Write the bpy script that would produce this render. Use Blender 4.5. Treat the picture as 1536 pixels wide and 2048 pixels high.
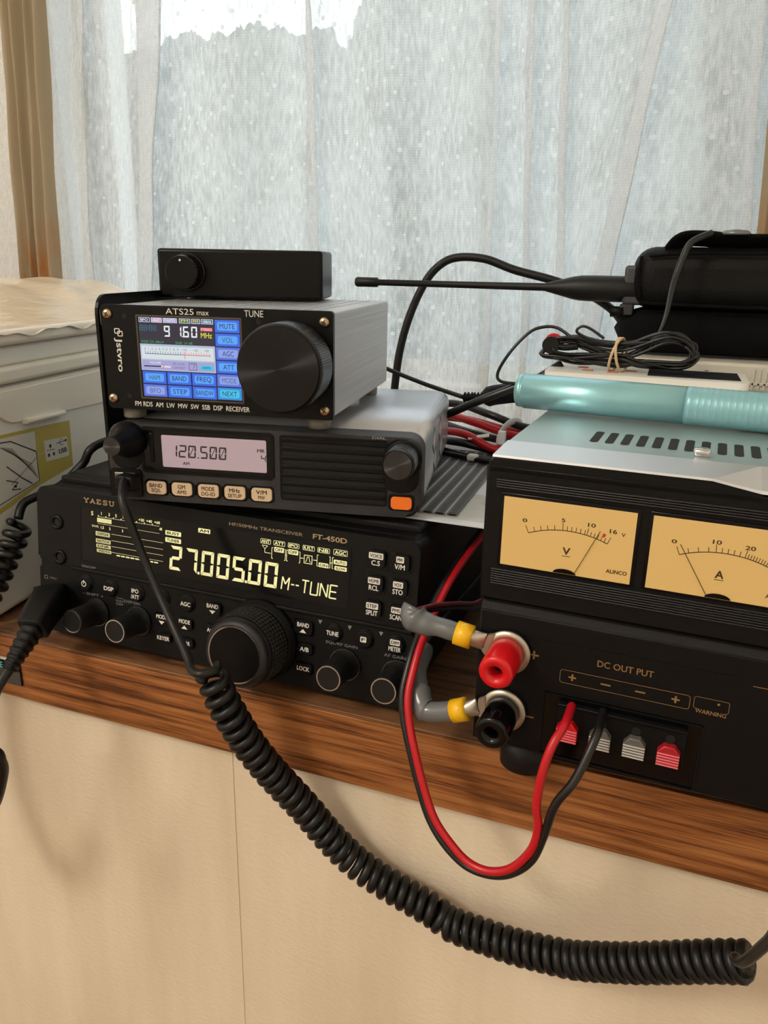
import bpy, bmesh, math, random
from mathutils import Vector, Matrix, noise
random.seed(7)
for _o in list(bpy.data.objects):
    bpy.data.objects.remove(_o)
SC = bpy.context.scene
COL = SC.collection
S = 0.001                                    # the script is written in millimetres
PI = math.pi

# ------------------------------------------------------------------ camera, world, lights, exposure
cd = bpy.data.cameras.new('camera'); cam = bpy.data.objects.new('camera', cd); COL.objects.link(cam)
SC.camera = cam
cd.sensor_fit = 'HORIZONTAL'; cd.sensor_width = 36.0
cd.lens = 1556.617 / 1536.0 * 36.0
cd.clip_start = 0.01; cd.clip_end = 200
_r = Vector((0.93504095, 0.35406274, 0.01838451)); _u = Vector((-0.12428201, 0.27876845, 0.95228259))
_f = Vector((-0.33204276, 0.89270809, -0.30466354))
_m = Matrix((_r, _u, -_f)).transposed().to_4x4(); _m.translation = Vector((0, -0.3054433, 0.2114941))
cam.matrix_world = _m

SC.view_settings.view_transform = 'Standard'; SC.view_settings.look = 'None'
SC.view_settings.exposure = 0.0; SC.view_settings.gamma = 1.0
SC.view_settings.use_curve_mapping = False

W = bpy.data.worlds.new('overcast_sky'); SC.world = W; W.use_nodes = True
_bg = W.node_tree.nodes['Background']
_bg.inputs['Color'].default_value = (0.91, 0.955, 1.0, 1); _bg.inputs['Strength'].default_value = 2.25

def lamp(name, loc, watts, radius, color):
    l = bpy.data.lights.new(name, 'POINT'); l.energy = watts; l.shadow_soft_size = radius; l.color = color
    o = bpy.data.objects.new(name, l); COL.objects.link(o); o.location = loc
    return o
lamp('ceiling_lamp', (-1.05, -1.50, 1.40), 54.0, 0.20, (1.0, 0.93, 0.83))

# ------------------------------------------------------------------ materials
def lin(c):
    return tuple((x / 12.92 if x <= 0.04045 else ((x + 0.055) / 1.055) ** 2.4) for x in [v / 255.0 for v in c])
MATS = {}
class NT:
    def __init__(s, name):
        s.m = bpy.data.materials.new(name); s.m.use_nodes = True; s.t = s.m.node_tree; s.n = s.t.nodes
        s.b = s.n['Principled BSDF']; s.out = s.n['Material Output']
    def add(s, kind, **kw):
        n = s.n.new(kind)
        for k, v in kw.items():
            if k in n.inputs: n.inputs[k].default_value = v
            else: setattr(n, k, v)
        return n
    def link(s, a, b): s.t.links.new(a, b)
    def coords(s, scale=(1, 1, 1), kind='Object'):
        tc = s.add('ShaderNodeTexCoord'); mp = s.add('ShaderNodeMapping'); mp.inputs['Scale'].default_value = scale
        s.link(tc.outputs[kind], mp.inputs['Vector']); return mp.outputs['Vector']
    def noise(s, vec, scale, detail=3, rough=0.5):
        n = s.add('ShaderNodeTexNoise'); n.inputs['Scale'].default_value = scale; n.inputs['Detail'].default_value = detail
        n.inputs['Roughness'].default_value = rough; s.link(vec, n.inputs['Vector']); return n.outputs['Fac']
    def ramp(s, fac, stops):
        r = s.add('ShaderNodeValToRGB'); e = r.color_ramp.elements
        while len(e) < len(stops): e.new(0.5)
        for i, (p, c) in enumerate(stops):
            e[i].position = p; e[i].color = (*c, 1) if len(c) == 3 else c
        s.link(fac, r.inputs['Fac']); return r.outputs['Color']
    def math(s, op, a, b=None):
        n = s.add('ShaderNodeMath'); n.operation = op
        for i, v in enumerate((a, b)):
            if v is None: continue
            if isinstance(v, (int, float)): n.inputs[i].default_value = v
            else: s.link(v, n.inputs[i])
        return n.outputs[0]
    def bump(s, h, strength, dist=0.0005):
        b = s.add('ShaderNodeBump'); b.inputs['Strength'].default_value = strength; b.inputs['Distance'].default_value = dist
        s.link(h, b.inputs['Height']); s.link(b.outputs['Normal'], s.b.inputs['Normal'])

def mat(name, rgb, rough=0.5, metal=0.0, grain=0.0, gscale=1500, spec=0.5, coat=0.0, vary=0.0, sheen=0.0):
    k = NT(name); c = lin(rgb)
    k.b.inputs['Base Color'].default_value = (*c, 1); k.b.inputs['Roughness'].default_value = rough
    k.b.inputs['Metallic'].default_value = metal; k.b.inputs['Specular IOR Level'].default_value = spec
    k.b.inputs['Coat Weight'].default_value = coat; k.b.inputs['Sheen Weight'].default_value = sheen
    v = k.coords()
    nz = k.noise(v, gscale if grain else 60, 2)
    if grain: k.bump(nz, grain, 0.0003)
    if vary:
        n2 = k.noise(v, 45, 4)
        col = k.ramp(n2, [(0.3, tuple(x * (1 - vary) for x in c)), (0.7, tuple(min(1, x * (1 + vary)) for x in c))])
        k.link(col, k.b.inputs['Base Color'])
    rr = k.math('MULTIPLY_ADD', k.noise(v, 30, 3), 0.12)
    rr.node.inputs[2].default_value = max(0.02, rough - 0.06)
    k.link(rr, k.b.inputs['Roughness'])
    MATS[name] = k.m; return k.m
def glow(name, rgb, strength, base=(10, 10, 10)):
    k = NT(name); k.b.inputs['Base Color'].default_value = (*lin(base), 1)
    k.b.inputs['Emission Color'].default_value = (*lin(rgb), 1); k.b.inputs['Emission Strength'].default_value = strength
    k.b.inputs['Roughness'].default_value = 0.25
    MATS[name] = k.m; return k.m
ANR = 0.0
def brushed(name, rgb, rough, metal, aniso, radial=False, axis='Y', streak=0.0, stretch=(4, 900, 900)):
    k = NT(name); k.b.inputs['Base Color'].default_value = (*lin(rgb), 1)
    k.b.inputs['Roughness'].default_value = rough; k.b.inputs['Metallic'].default_value = metal
    k.b.inputs['Anisotropic'].default_value = aniso
    t = k.add('ShaderNodeTangent'); t.direction_type = 'RADIAL'; t.axis = axis
    k.link(t.outputs['Tangent'], k.b.inputs['Tangent']); k.b.inputs['Anisotropic Rotation'].default_value = ANR
    if streak:
        k.bump(k.noise(k.coords(stretch), 1.0, 3), streak, 0.0004)
        cc = lin(rgb); k.link(k.ramp(k.noise(k.coords(stretch), 1.3, 3), [(0.3, tuple(x * 0.8 for x in cc)), (0.7, tuple(min(1, x * 1.15) for x in cc))]), k.b.inputs['Base Color'])
    MATS[name] = k.m; return k.m

# plastics, metals
BLK = mat('black_plastic', (11, 11, 12), 0.5, grain=0.12, spec=0.2)
BLKT = mat('black_textured_plastic', (14, 14, 15), 0.55, spec=0.25, grain=0.55, gscale=2200)
BLKG = mat('black_gloss_plastic', (6, 6, 7), 0.16, spec=0.3)
BLKS = mat('black_satin_metal', (9, 9, 10), 0.36, grain=0.05, spec=0.2)
GRYT = mat('charcoal_granite_plastic', (46, 46, 47), 0.5, spec=0.4, grain=0.9, gscale=1700, vary=0.25)
GRYC = mat('charcoal_painted_metal', (206, 209, 216), 0.36, 0.8, grain=0.05, gscale=2600)
LIDM = mat('blue_grey_painted_steel', (182, 192, 193), 0.34, 0.75, grain=0.03)
HOLE = mat('dark_hollow', (4, 4, 4), 0.8)
RUBB = mat('black_rubber', (14, 15, 16), 0.42, grain=0.05, spec=0.4)
RUBM = mat('matt_black_rubber', (12, 12, 13), 0.5, grain=0.1, spec=0.35)
CHRM = mat('chrome', (212, 212, 214), 0.2, 1.0)
NICK = mat('nickel_screw', (190, 170, 140), 0.3, 1.0)
STEEL = mat('dull_steel', (150, 146, 138), 0.36, 1.0, vary=0.2)
LUGM = mat('tinned_lug', (190, 182, 168), 0.38, 0.85, vary=0.15)
BRASS = mat('brass_jack', (140, 110, 70), 0.35, 1.0)
REDP = mat('red_plastic', (206, 16, 26), 0.28)
REDW = mat('red_wire_insulation', (190, 18, 32), 0.34)
BLKW = mat('black_wire_insulation', (19, 19, 21), 0.33)
GTAPE = mat('grey_vinyl_tape', (104, 106, 108), 0.22, grain=0.5, gscale=260)
YTAPE = mat('yellow_vinyl_tape', (238, 184, 20), 0.3)
WHTP = mat('white_plastic', (226, 224, 218), 0.4)
TIEP = mat('clear_white_nylon', (215, 218, 220), 0.35)
CREAM = mat('printer_ivory_plastic', (236, 229, 214), 0.45, grain=0.12, gscale=1800)
CREAM2 = mat('printer_grey_ivory_plastic', (230, 228, 217), 0.45, grain=0.12, gscale=1800)
BEIGE = mat('beige_metal_case', (196, 192, 180), 0.5, grain=0.2)
STYEL = mat('olive_yellow_sticker', (190, 172, 82), 0.4)
STWHT = mat('sticker_white', (214, 210, 200), 0.45)
INK = mat('dark_ink', (28, 26, 26), 0.6)
GOLD = mat('gold_lettering', (170, 146, 112), 0.5, spec=0.2)
TANL = mat('tan_lettering', (146, 128, 102), 0.55, spec=0.2)
GRYL = mat('grey_lettering', (132, 132, 132), 0.6, spec=0.2)
WHTL = mat('white_lettering', (226, 224, 216), 0.5, spec=0.2)
BRNL = mat('brown_meter_ink', (74, 54, 28), 0.6, spec=0.2)
PAPER = mat('white_paper_and_hole_light', (214, 216, 220), 0.5)  # also stands for the light showing through the mobile radio's side
CASEL = mat('black_leather', (7, 7, 8), 0.6, spec=0.2, grain=0.7, gscale=900)
CASEF = mat('black_nylon_fabric', (8, 8, 9), 0.9, grain=1.0, gscale=2600, spec=0.15)
SNAP = mat('grey_snap', (120, 124, 126), 0.35, 0.6)
RUBBAND = mat('tan_rubber_band', (206, 178, 138), 0.5)
SCRN = mat('dark_grey_screen', (46, 50, 56), 0.15)
FOOTP = mat('pale_foot_plastic', (126, 122, 112), 0.4)
KNURL = mat('black_knurled_metal', (26, 26, 27), 0.34, 0.3)
TEALM = brushed('teal_anodised_aluminium', (150, 204, 214), 0.3, 0.55, 0.3, axis='X')
TEALD = mat('teal_ribbed_plastic', (134, 184, 192), 0.36, 0.25)
ALUM = brushed('brushed_aluminium_grey', (188, 188, 190), 0.42, 0.65, 0.0, streak=0.3, stretch=(60, 5, 2200))
KFACE = brushed('spun_black_aluminium', (46, 46, 47), 0.3, 0.95, 1.0)
KFACE2 = brushed('spun_black_aluminium_cap', (78, 78, 79), 0.3, 1.0, 1.0)
# lights of displays
AMB = glow('meter_yellow_glow', (226, 182, 108), 0.24, (192, 160, 102))
VFD = glow('pale_yellow_segments', (232, 228, 168), 0.66, (180, 176, 130))
VFDD = glow('dim_yellow_segments', (200, 196, 140), 0.55, (150, 146, 110))
LCDP = glow('pink_lcd_backlight', (206, 178, 186), 0.45, (120, 108, 108))
KEYL = glow('tan_lit_key', (226, 190, 150), 0.26, (176, 152, 120))
ORNG = glow('orange_key', (232, 110, 30), 0.36, (200, 95, 26))
def scr(n, rgb, e=0.9): return glow('screen_' + n, rgb, e)
S_BG = scr('dark', (44, 42, 62), 0.8); S_BLUE = scr('blue', (50, 112, 232)); S_BLUL = scr('light_blue', (92, 168, 255))
S_IND = scr('indigo', (92, 122, 222)); S_INDL = scr('pale_indigo', (142, 168, 240)); S_CYAN = scr('cyan', (40, 150, 226)); S_CYAL = scr('light_cyan', (70, 200, 236))
S_TXT = scr('navy_text', (20, 36, 112), 0.8); S_GTX = scr('grey_text', (96, 100, 150), 0.8); S_TEAL = scr('teal_text', (22, 96, 120), 0.9)
S_WHT = scr('white', (236, 240, 244), 1.0); S_PAN = scr('panel', (186, 200, 226), 0.85); S_MET = scr('meter', (214, 224, 228), 0.95)
S_GRN = scr('green', (70, 190, 80), 0.8); S_YEL = scr('yellow', (226, 220, 60), 0.95); S_RED = scr('red', (232, 70, 90), 0.95)
S_PNK = scr('pink', (206, 160, 206), 0.9); S_LIL = scr('lilac', (176, 170, 222), 0.85); S_DIM = scr('dim_blue', (60, 120, 150), 0.8)
S_LINE = scr('violet_line', (60, 60, 150), 0.8)

def wood(name, dark, mid, light):
    k = NT(name); v = k.coords((9, 70, 260))
    n1 = k.noise(v, 1.0, 6, 0.62); v2 = k.coords((28, 500, 1500)); n2 = k.noise(v2, 1.0, 3, 0.6)
    f = k.math('ADD', k.math('MULTIPLY', n1, 0.65), k.math('MULTIPLY', n2, 0.35))
    col = k.ramp(f, [(0.40, lin(dark)), (0.49, lin(mid)), (0.60, lin(light))]); k.link(col, k.b.inputs['Base Color'])
    k.b.inputs['Roughness'].default_value = 0.42; k.bump(f, 0.25, 0.0004); MATS[name] = k.m; return k.m
WOOD = wood('oak_grain_laminate', (78, 42, 18), (140, 85, 42), (170, 112, 64))
WOODT = wood('oak_grain_laminate_top', (84, 56, 36), (122, 84, 56), (146, 104, 70))

def wallpaper(name, c1, c2):
    k = NT(name); n = k.noise(k.coords((16, 16, 2.6)), 1.0, 4, 0.55)
    k.link(k.ramp(n, [(0.32, lin(c1)), (0.7, lin(c2))]), k.b.inputs['Base Color'])
    k.b.inputs['Roughness'].default_value = 0.72; k.b.inputs['Specular IOR Level'].default_value = 0.2
    v = k.coords((240, 240, 420)); k.bump(k.math('ADD', k.noise(v, 1.0, 4, 0.6), k.math('MULTIPLY', n, 1.2)), 0.4, 0.001)
    MATS[name] = k.m; return k.m
WPAP = wallpaper('beige_wallpaper', (214, 196, 170), (234, 219, 196))
ROOMW = wallpaper('room_wall_paint', (236, 232, 224), (242, 238, 230))
FLOORM = wood('floor_boards', (90, 60, 40), (130, 92, 62), (150, 112, 80))
CEILM = mat('ceiling_white', (242, 240, 234), 0.8)
SEAM = mat('wallpaper_seam', (178, 156, 124), 0.8)
WFRM = mat('window_frame_aluminium', (196, 196, 194), 0.4, 0.3)

def lace(name, tint, base_alpha):
    k = NT(name); uv = k.coords((1, 1, 1), 'UV')               # uv in metres of cloth
    sx = k.add('ShaderNodeSeparateXYZ'); k.link(uv, sx.inputs[0]); U, V = sx.outputs[0], sx.outputs[1]
    wx = k.math('MULTIPLY_ADD', k.math('SINE', k.math('MULTIPLY', U, 2 * PI / 0.0016)), 0.5); wx.node.inputs[2].default_value = 0.5
    wy = k.math('MULTIPLY_ADD', k.math('SINE', k.math('MULTIPLY', V, 2 * PI / 0.0020)), 0.5); wy.node.inputs[2].default_value = 0.5
    weave = k.math('MULTIPLY', k.math('MAXIMUM', wx, wy), 0.17)
    slub = k.ramp(k.noise(k.coords((300, 70, 1), 'UV'), 1.0, 4, 0.7), [(0.40, (0, 0, 0)), (0.66, (1, 1, 1))])
    slub = k.math('MULTIPLY', slub, 0.40)
    cloud = k.math('MULTIPLY', k.noise(k.coords((26, 9, 1), 'UV'), 1.0, 3, 0.6), 0.22)
    # woven tufts on a half-drop grid
    vm = k.add('ShaderNodeMapping'); vm.inputs['Scale'].default_value = (1 / 0.0125, 1 / 0.0125, 1); vm.inputs['Rotation'].default_value = (0, 0, 0.55)
    k.link(uv, vm.inputs['Vector'])
    vo = k.add('ShaderNodeTexVoronoi'); vo.inputs['Randomness'].default_value = 0.35; vo.inputs['Scale'].default_value = 1.0
    k.link(vm.outputs[0], vo.inputs['Vector'])
    tuft = k.ramp(vo.outputs['Distance'], [(0.10, (1, 1, 1)), (0.17, (0, 0, 0))])
    a = k.math('ADD', k.math('ADD', weave, slub), k.math('ADD', cloud, k.math('MULTIPLY', tuft, 0.75)))
    a = k.math('ADD', a, base_alpha); a = k.math('MINIMUM', a, 0.98)
    tr = k.add('ShaderNodeBsdfTransparent'); tl = k.add('ShaderNodeBsdfTranslucent'); df = k.add('ShaderNodeBsdfDiffuse')
    tl.inputs['Color'].default_value = (*lin(tint), 1); df.inputs['Color'].default_value = (*lin(tint), 1)
    mx = k.add('ShaderNodeMixShader'); mx.inputs[0].default_value = 0.42
    k.link(tl.outputs[0], mx.inputs[1]); k.link(df.outputs[0], mx.inputs[2])
    mo = k.add('ShaderNodeMixShader'); k.link(a, mo.inputs[0]); k.link(tr.outputs[0], mo.inputs[1]); k.link(mx.outputs[0], mo.inputs[2])
    k.link(mo.outputs[0], k.out.inputs['Surface']); MATS[name] = k.m; return k.m
LACE = lace('white_lace', (232, 235, 238), 0.30)
HEMM = lace('white_lace_hem', (236, 235, 232), 0.40)

def drape(name):
    k = NT(name); uv = k.coords((1, 1, 1), 'UV')
    sx = k.add('ShaderNodeSeparateXYZ'); k.link(uv, sx.inputs[0])
    st = k.noise(k.coords((90, 14, 1), 'UV'), 1.0, 4, 0.6)
    low = k.add('ShaderNodeMapRange'); low.inputs['From Min'].default_value = 0.105; low.inputs['From Max'].default_value = 0.05
    k.link(sx.outputs[1], low.inputs['Value'])
    stain = k.math('MULTIPLY', k.ramp(st, [(0.42, (0, 0, 0)), (0.62, (1, 1, 1))]), low.outputs[0])
    mixc = k.add('ShaderNodeMix', data_type='RGBA'); k.link(stain, mixc.inputs[0])
    mixc.inputs[6].default_value = (*lin((178, 162, 136)), 1); mixc.inputs[7].default_value = (*lin((186, 126, 70)), 1)
    tl = k.add('ShaderNodeBsdfTranslucent'); df = k.add('ShaderNodeBsdfDiffuse')
    k.link(mixc.outputs[2], tl.inputs['Color']); k.link(mixc.outputs[2], df.inputs['Color'])
    mx = k.add('ShaderNodeMixShader'); mx.inputs[0].default_value = 0.6
    k.link(tl.outputs[0], mx.inputs[1]); k.link(df.outputs[0], mx.inputs[2]); k.link(mx.outputs[0], k.out.inputs['Surface'])
    MATS[name] = k.m; return k.m
DRAPE = drape('beige_drape_fabric')

def film(name):
    k = NT(name); k.b.inputs['Base Color'].default_value = (*lin((222, 204, 178)), 1); k.b.inputs['Roughness'].default_value = 0.22
    v = k.coords((22, 9, 22)); n = k.noise(v, 1.0, 4, 0.55)
    k.bump(n, 0.6, 0.008); MATS[name] = k.m; return k.m
FILM = film('crinkled_plastic_film')

def matweave(name):
    k = NT(name); v = k.coords()
    sx = k.add('ShaderNodeSeparateXYZ'); k.link(v, sx.inputs[0])
    a = k.math('SINE', k.math('MULTIPLY', sx.outputs[1], 2 * PI / 0.0024)); b = k.math('SINE', k.math('MULTIPLY', sx.outputs[0], 2 * PI / 0.0064))
    h = k.math('MAXIMUM', k.math('MULTIPLY', a, 0.74), k.math('MULTIPLY', b, 1.0))
    k.link(k.ramp(h, [(0.05, lin((8, 8, 9))), (0.50, lin((112, 112, 115))), (0.93, lin((120, 120, 123))), (0.99, lin((178, 178, 182)))]), k.b.inputs['Base Color'])
    k.b.inputs['Roughness'].default_value = 0.45; k.bump(h, 0.8, 0.0008); MATS[name] = k.m; return k.m
MESHM = matweave('black_open_weave_mat')

def glass():
    k = NT('window_glass'); tr = k.add('ShaderNodeBsdfTransparent'); gl = k.add('ShaderNodeBsdfGlossy'); gl.inputs['Roughness'].default_value = 0.02
    tr.inputs['Color'].default_value = (0.93, 0.96, 0.95, 1)
    mx = k.add('ShaderNodeMixShader'); mx.inputs[0].default_value = 0.05
    k.link(tr.outputs[0], mx.inputs[1]); k.link(gl.outputs[0], mx.inputs[2]); k.link(mx.outputs[0], k.out.inputs['Surface']); return k.m
GLASS = glass()
def leaves():
    k = NT('haze_toned_foliage'); n = k.noise(k.coords((1, 1, 1)), 2.2, 6, 0.7)
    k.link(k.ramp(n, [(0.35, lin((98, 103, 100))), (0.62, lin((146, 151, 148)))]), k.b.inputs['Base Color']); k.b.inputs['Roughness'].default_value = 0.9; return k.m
LEAF = leaves()  # haze of distance put into the leaf colour
CONCRETE = mat('pale_concrete', (206, 206, 200), 0.9)  # concrete ground kept pale to brighten the lower lace

# ------------------------------------------------------------------ mesh builder
_FONT = {}
def text_mesh(s, bold):
    key = (s, bold)
    if key not in _FONT:
        cu = bpy.data.curves.new('t', 'FONT'); cu.body = s; cu.size = 1.0; cu.resolution_u = 3
        ob = bpy.data.objects.new('t', cu); COL.objects.link(ob)
        dg = bpy.context.evaluated_depsgraph_get(); me = bpy.data.meshes.new_from_object(ob.evaluated_get(dg))
        vs = [(v.co.x, v.co.y) for v in me.vertices]; fs = [tuple(p.vertices) for p in me.polygons]
        bpy.data.objects.remove(ob); bpy.data.curves.remove(cu); bpy.data.meshes.remove(me)
        if bold:                                            # a heavier weight: the same glyphs struck again a hair to each side
            n = len(vs); base, bf = list(vs), list(fs)
            for k, (dx, dy) in enumerate(((bold * 1.3, 0), (-bold * 1.3, 0), (0, bold), (0, -bold))):
                vs += [(x + dx, y + dy) for x, y in base]; fs += [tuple(i + n * (k + 1) for i in f) for f in bf]
        _FONT[key] = (vs, fs)
    return _FONT[key]

class MB:
    def __init__(s, T=None):
        s.bm = bmesh.new(); s.mats = []; s.T = T or Matrix.Identity(4); s.smooth = set(); s.uv = None
    def mi(s, m):
        if m not in s.mats: s.mats.append(m)
        return s.mats.index(m)
    def raw(s, vs, fs, m, smooth=False, T=None):
        M = s.T @ T if T is not None else s.T
        bv = [s.bm.verts.new((M @ Vector(v)) * S) for v in vs]; i = s.mi(m); out = []
        for f in fs:
            try: fc = s.bm.faces.new([bv[j] for j in f])
            except ValueError: continue
            fc.material_index = i; fc.smooth = smooth; out.append(fc)
        return bv, out
    def box(s, x0, x1, y0, y1, z0, z1, m, bev=0.0, seg=2, T=None):
        vs = [(x, y, z) for x in (x0, x1) for y in (y0, y1) for z in (z0, z1)]
        fs = [(0, 1, 3, 2), (4, 6, 7, 5), (0, 4, 5, 1), (2, 3, 7, 6), (0, 2, 6, 4), (1, 5, 7, 3)]
        bv, ff = s.raw(vs, fs, m, T=T)
        if bev:
            es = list({e for f in ff for e in f.edges})
            r = bmesh.ops.bevel(s.bm, geom=es, offset=bev * S, segments=seg, profile=0.5, affect='EDGES')
            for f in r['faces']: f.material_index = s.mi(m); f.smooth = True
        return s
    def prism(s, poly, y0, y1, m, bev=0.0, seg=2, T=None, smooth_sides=False):
        """poly of (x, z) counter-clockwise seen from -y, extruded from y0 (front) to y1 (back)"""
        n = len(poly); vs = [(x, y0, z) for x, z in poly] + [(x, y1, z) for x, z in poly]
        fs = [tuple(range(n)), tuple(range(2 * n - 1, n - 1, -1))] + [(i, n + i, n + (i + 1) % n, (i + 1) % n) for i in range(n)]
        bv, ff = s.raw(vs, fs, m, T=T)
        if smooth_sides:
            for f in ff[2:]: f.smooth = True
        if bev:
            r = bmesh.ops.bevel(s.bm, geom=list(ff[0].edges), offset=bev * S, segments=seg, profile=0.5, affect='EDGES')
            for f in r['faces']: f.material_index = s.mi(m); f.smooth = True
        return s
    def quad(s, pts, m, T=None):
        s.raw(pts, [tuple(range(len(pts)))], m, T=T); return s
    def flat(s, poly, m, y=-0.05, T=None):
        return s.quad([(x, y, z) for x, z in poly], m, T=T)
    def rect(s, x0, x1, z0, z1, m, y=-0.05, r=0.0, T=None):
        return s.flat(rrect(x0, x1, z0, z1, r) if r else [(x0, z0), (x1, z0), (x1, z1), (x0, z1)], m, y, T)
    def frame(s, x0, x1, z0, z1, w, m, y=-0.05, r=0.0):
        a = rrect(x0, x1, z0, z1, r, 4) if r else [(x0, z0), (x1, z0), (x1, z1), (x0, z1)]
        b = rrect(x0 + w, x1 - w, z0 + w, z1 - w, max(r - w, 0.01), 4) if r else [(x0 + w, z0 + w), (x1 - w, z0 + w), (x1 - w, z1 - w), (x0 + w, z1 - w)]
        n = len(a); s.raw([(x, y, z) for x, z in a] + [(x, y, z) for x, z in b], [(i, (i + 1) % n, n + (i + 1) % n, n + i) for i in range(n)], m); return s
    def lathe(s, prof, m, c=(0, 0, 0), axis='-y', seg=48, cap=True, T=None, ribs=0, ribd=0.0, ribr=None):
        """prof = [(radius, distance along the axis)]; axis '-y' points at the viewer"""
        vs, fs = [], []
        for j, (r, h) in enumerate(prof):
            for i in range(seg):
                a = 2 * PI * i / seg; rr = r
                if ribs and (ribr is None or ribr[0] <= j <= ribr[1]): rr = r - (ribd if i % 2 else 0)
                p, q = rr * math.cos(a), rr * math.sin(a)
                if axis == '-y': v = (c[0] + p, c[1] - h, c[2] + q)
                elif axis == 'z': v = (c[0] + p, c[1] + q, c[2] + h)
                else: v = (c[0] + h, c[1] + p, c[2] + q)
                vs.append(v)
        for j in range(len(prof) - 1):
            for i in range(seg):
                k = (i + 1) % seg; a, b = j * seg, (j + 1) * seg
                fs.append((a + i, a + k, b + k, b + i))
        if cap: fs.append(tuple(range((len(prof) - 1) * seg, len(prof) * seg))); fs.append(tuple(reversed(range(seg))))
        bv, ff = s.raw(vs, fs, m, smooth=not ribs, T=T)
        for f in ff[-2:] if cap else []: f.smooth = False
        return s
    def disc(s, x, z, r, m, y=-0.05, seg=24, T=None):
        return s.flat([(x + r * math.cos(2 * PI * i / seg), z + r * math.sin(2 * PI * i / seg)) for i in range(seg)], m, y, T)
    def ring(s, x, z, r, w, m, y=-0.05, seg=28):
        c = [(math.cos(2 * PI * i / seg), math.sin(2 * PI * i / seg)) for i in range(seg)]
        s.raw([(x + r * a, y, z + r * b) for a, b in c] + [(x + (r - w) * a, y, z + (r - w) * b) for a, b in c],
              [(i, (i + 1) % seg, seg + (i + 1) % seg, seg + i) for i in range(seg)], m); return s
    def stroke(s, pts, w, m, y=-0.05):
        for (x0, z0), (x1, z1) in zip(pts, pts[1:]):
            d = math.hypot(x1 - x0, z1 - z0) or 1; nx, nz = -(z1 - z0) / d * w / 2, (x1 - x0) / d * w / 2
            s.flat([(x0 - nx, z0 - nz), (x1 - nx, z1 - nz), (x1 + nx, z1 + nz), (x0 + nx, z0 + nz)][::1], m, y)
        return s
    def text(s, t, x0, x1, z0, z1, m, y=-0.06, bold=0.0, rot=0.0, T=None):
        """lettering filling the box x0..x1, z0..z1 on the plane y; rot=-90 reads downwards"""
        vs, fs = text_mesh(t, bold)
        ax, bx = min(v[0] for v in vs), max(v[0] for v in vs); ay, by = min(v[1] for v in vs), max(v[1] for v in vs)
        out = []
        n0 = max(1, len(vs) // 5) if bold else len(vs) + 1; y_ = y
        for i_, (vx, vy) in enumerate(vs):
            y = y_ - 0.012 * (i_ // n0)
            p, q = (vx - ax) / (bx - ax or 1), (vy - ay) / (by - ay or 1)
            if rot == -90: out.append((x0 + q * (x1 - x0), y, z1 - p * (z1 - z0)))
            else: out.append((x0 + p * (x1 - x0), y, z0 + q * (z1 - z0)))
        s.raw(out, fs, m, T=T); return s
    def ctext(s, t, x, z, h, m, y=-0.06, bold=0.0, wid=1.0, w=None, T=None):
        vs, fs = text_mesh(t, bold)
        ww = (max(v[0] for v in vs) - min(v[0] for v in vs)); hh = 0.729
        full = max(v[1] for v in vs) - min(v[1] for v in vs)
        wd = w if w else ww / hh * h * wid
        return s.text(t, x - wd / 2, x + wd / 2, z - h / 2 * full / hh, z + h / 2 * full / hh, m, y, bold, T=T)
    def tube(s, pts, r, m, seg=10, sub=6, cap=True, rad=None, sq=0.0):
        P = smooth_path(pts, sub) if sub > 1 else [Vector(p) for p in pts]
        n = len(P); t = [(P[min(i + 1, n - 1)] - P[max(i - 1, 0)]).normalized() for i in range(n)]
        up = Vector((0, 0, 1)) if abs(t[0].z) < 0.9 else Vector((1, 0, 0)); nrm = (up - t[0] * up.dot(t[0])).normalized()
        vs, fs = [], []
        for i in range(n):
            nrm = (nrm - t[i] * nrm.dot(t[i])).normalized(); b = t[i].cross(nrm); rr = r if rad is None else rad(i / (n - 1))
            if isinstance(rr, (int, float)): rr = (rr, rr)
            for k in range(seg):
                a = 2 * PI * k / seg; f_ = max(abs(math.cos(a)), abs(math.sin(a))) ** -sq; vs.append(P[i] + nrm * (rr[0] * f_ * math.cos(a)) + b * (rr[1] * f_ * math.sin(a)))
        for i in range(n - 1):
            for k in range(seg):
                q = (k + 1) % seg; fs.append((i * seg + k, i * seg + q, (i + 1) * seg + q, (i + 1) * seg + k))
        if cap: fs.append(tuple(reversed(range(seg)))); fs.append(tuple(range((n - 1) * seg, n * seg)))
        s.raw(vs, fs, m, smooth=True); return s
    def grid(s, fn, nu, nv, m, smooth=True, uvfn=None):
        vs = [fn(i / nu, j / nv) for j in range(nv + 1) for i in range(nu + 1)]
        fs = [(j * (nu + 1) + i, j * (nu + 1) + i + 1, (j + 1) * (nu + 1) + i + 1, (j + 1) * (nu + 1) + i) for j in range(nv) for i in range(nu)]
        bv, ff = s.raw(vs, fs, m, smooth)
        if uvfn:
            L = s.bm.loops.layers.uv.verify(); idx = {v: k for k, v in enumerate(bv)}
            for f in ff:
                for l in f.loops:
                    k = idx[l.vert]; l[L].uv = uvfn((k % (nu + 1)) / nu, (k // (nu + 1)) / nv)
        return s
    def build(s, name, parent=None, label=None):
        me = bpy.data.meshes.new(name); bmesh.ops.recalc_face_normals(s.bm, faces=s.bm.faces) if not getattr(s, 'keep', False) else None
        s.bm.to_mesh(me); s.bm.free()
        for m in s.mats: me.materials.append(m)
        o = bpy.data.objects.new(name, me); COL.objects.link(o)
        if parent is not None: o.parent = parent
        if label: o['label'] = label
        return o

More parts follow.
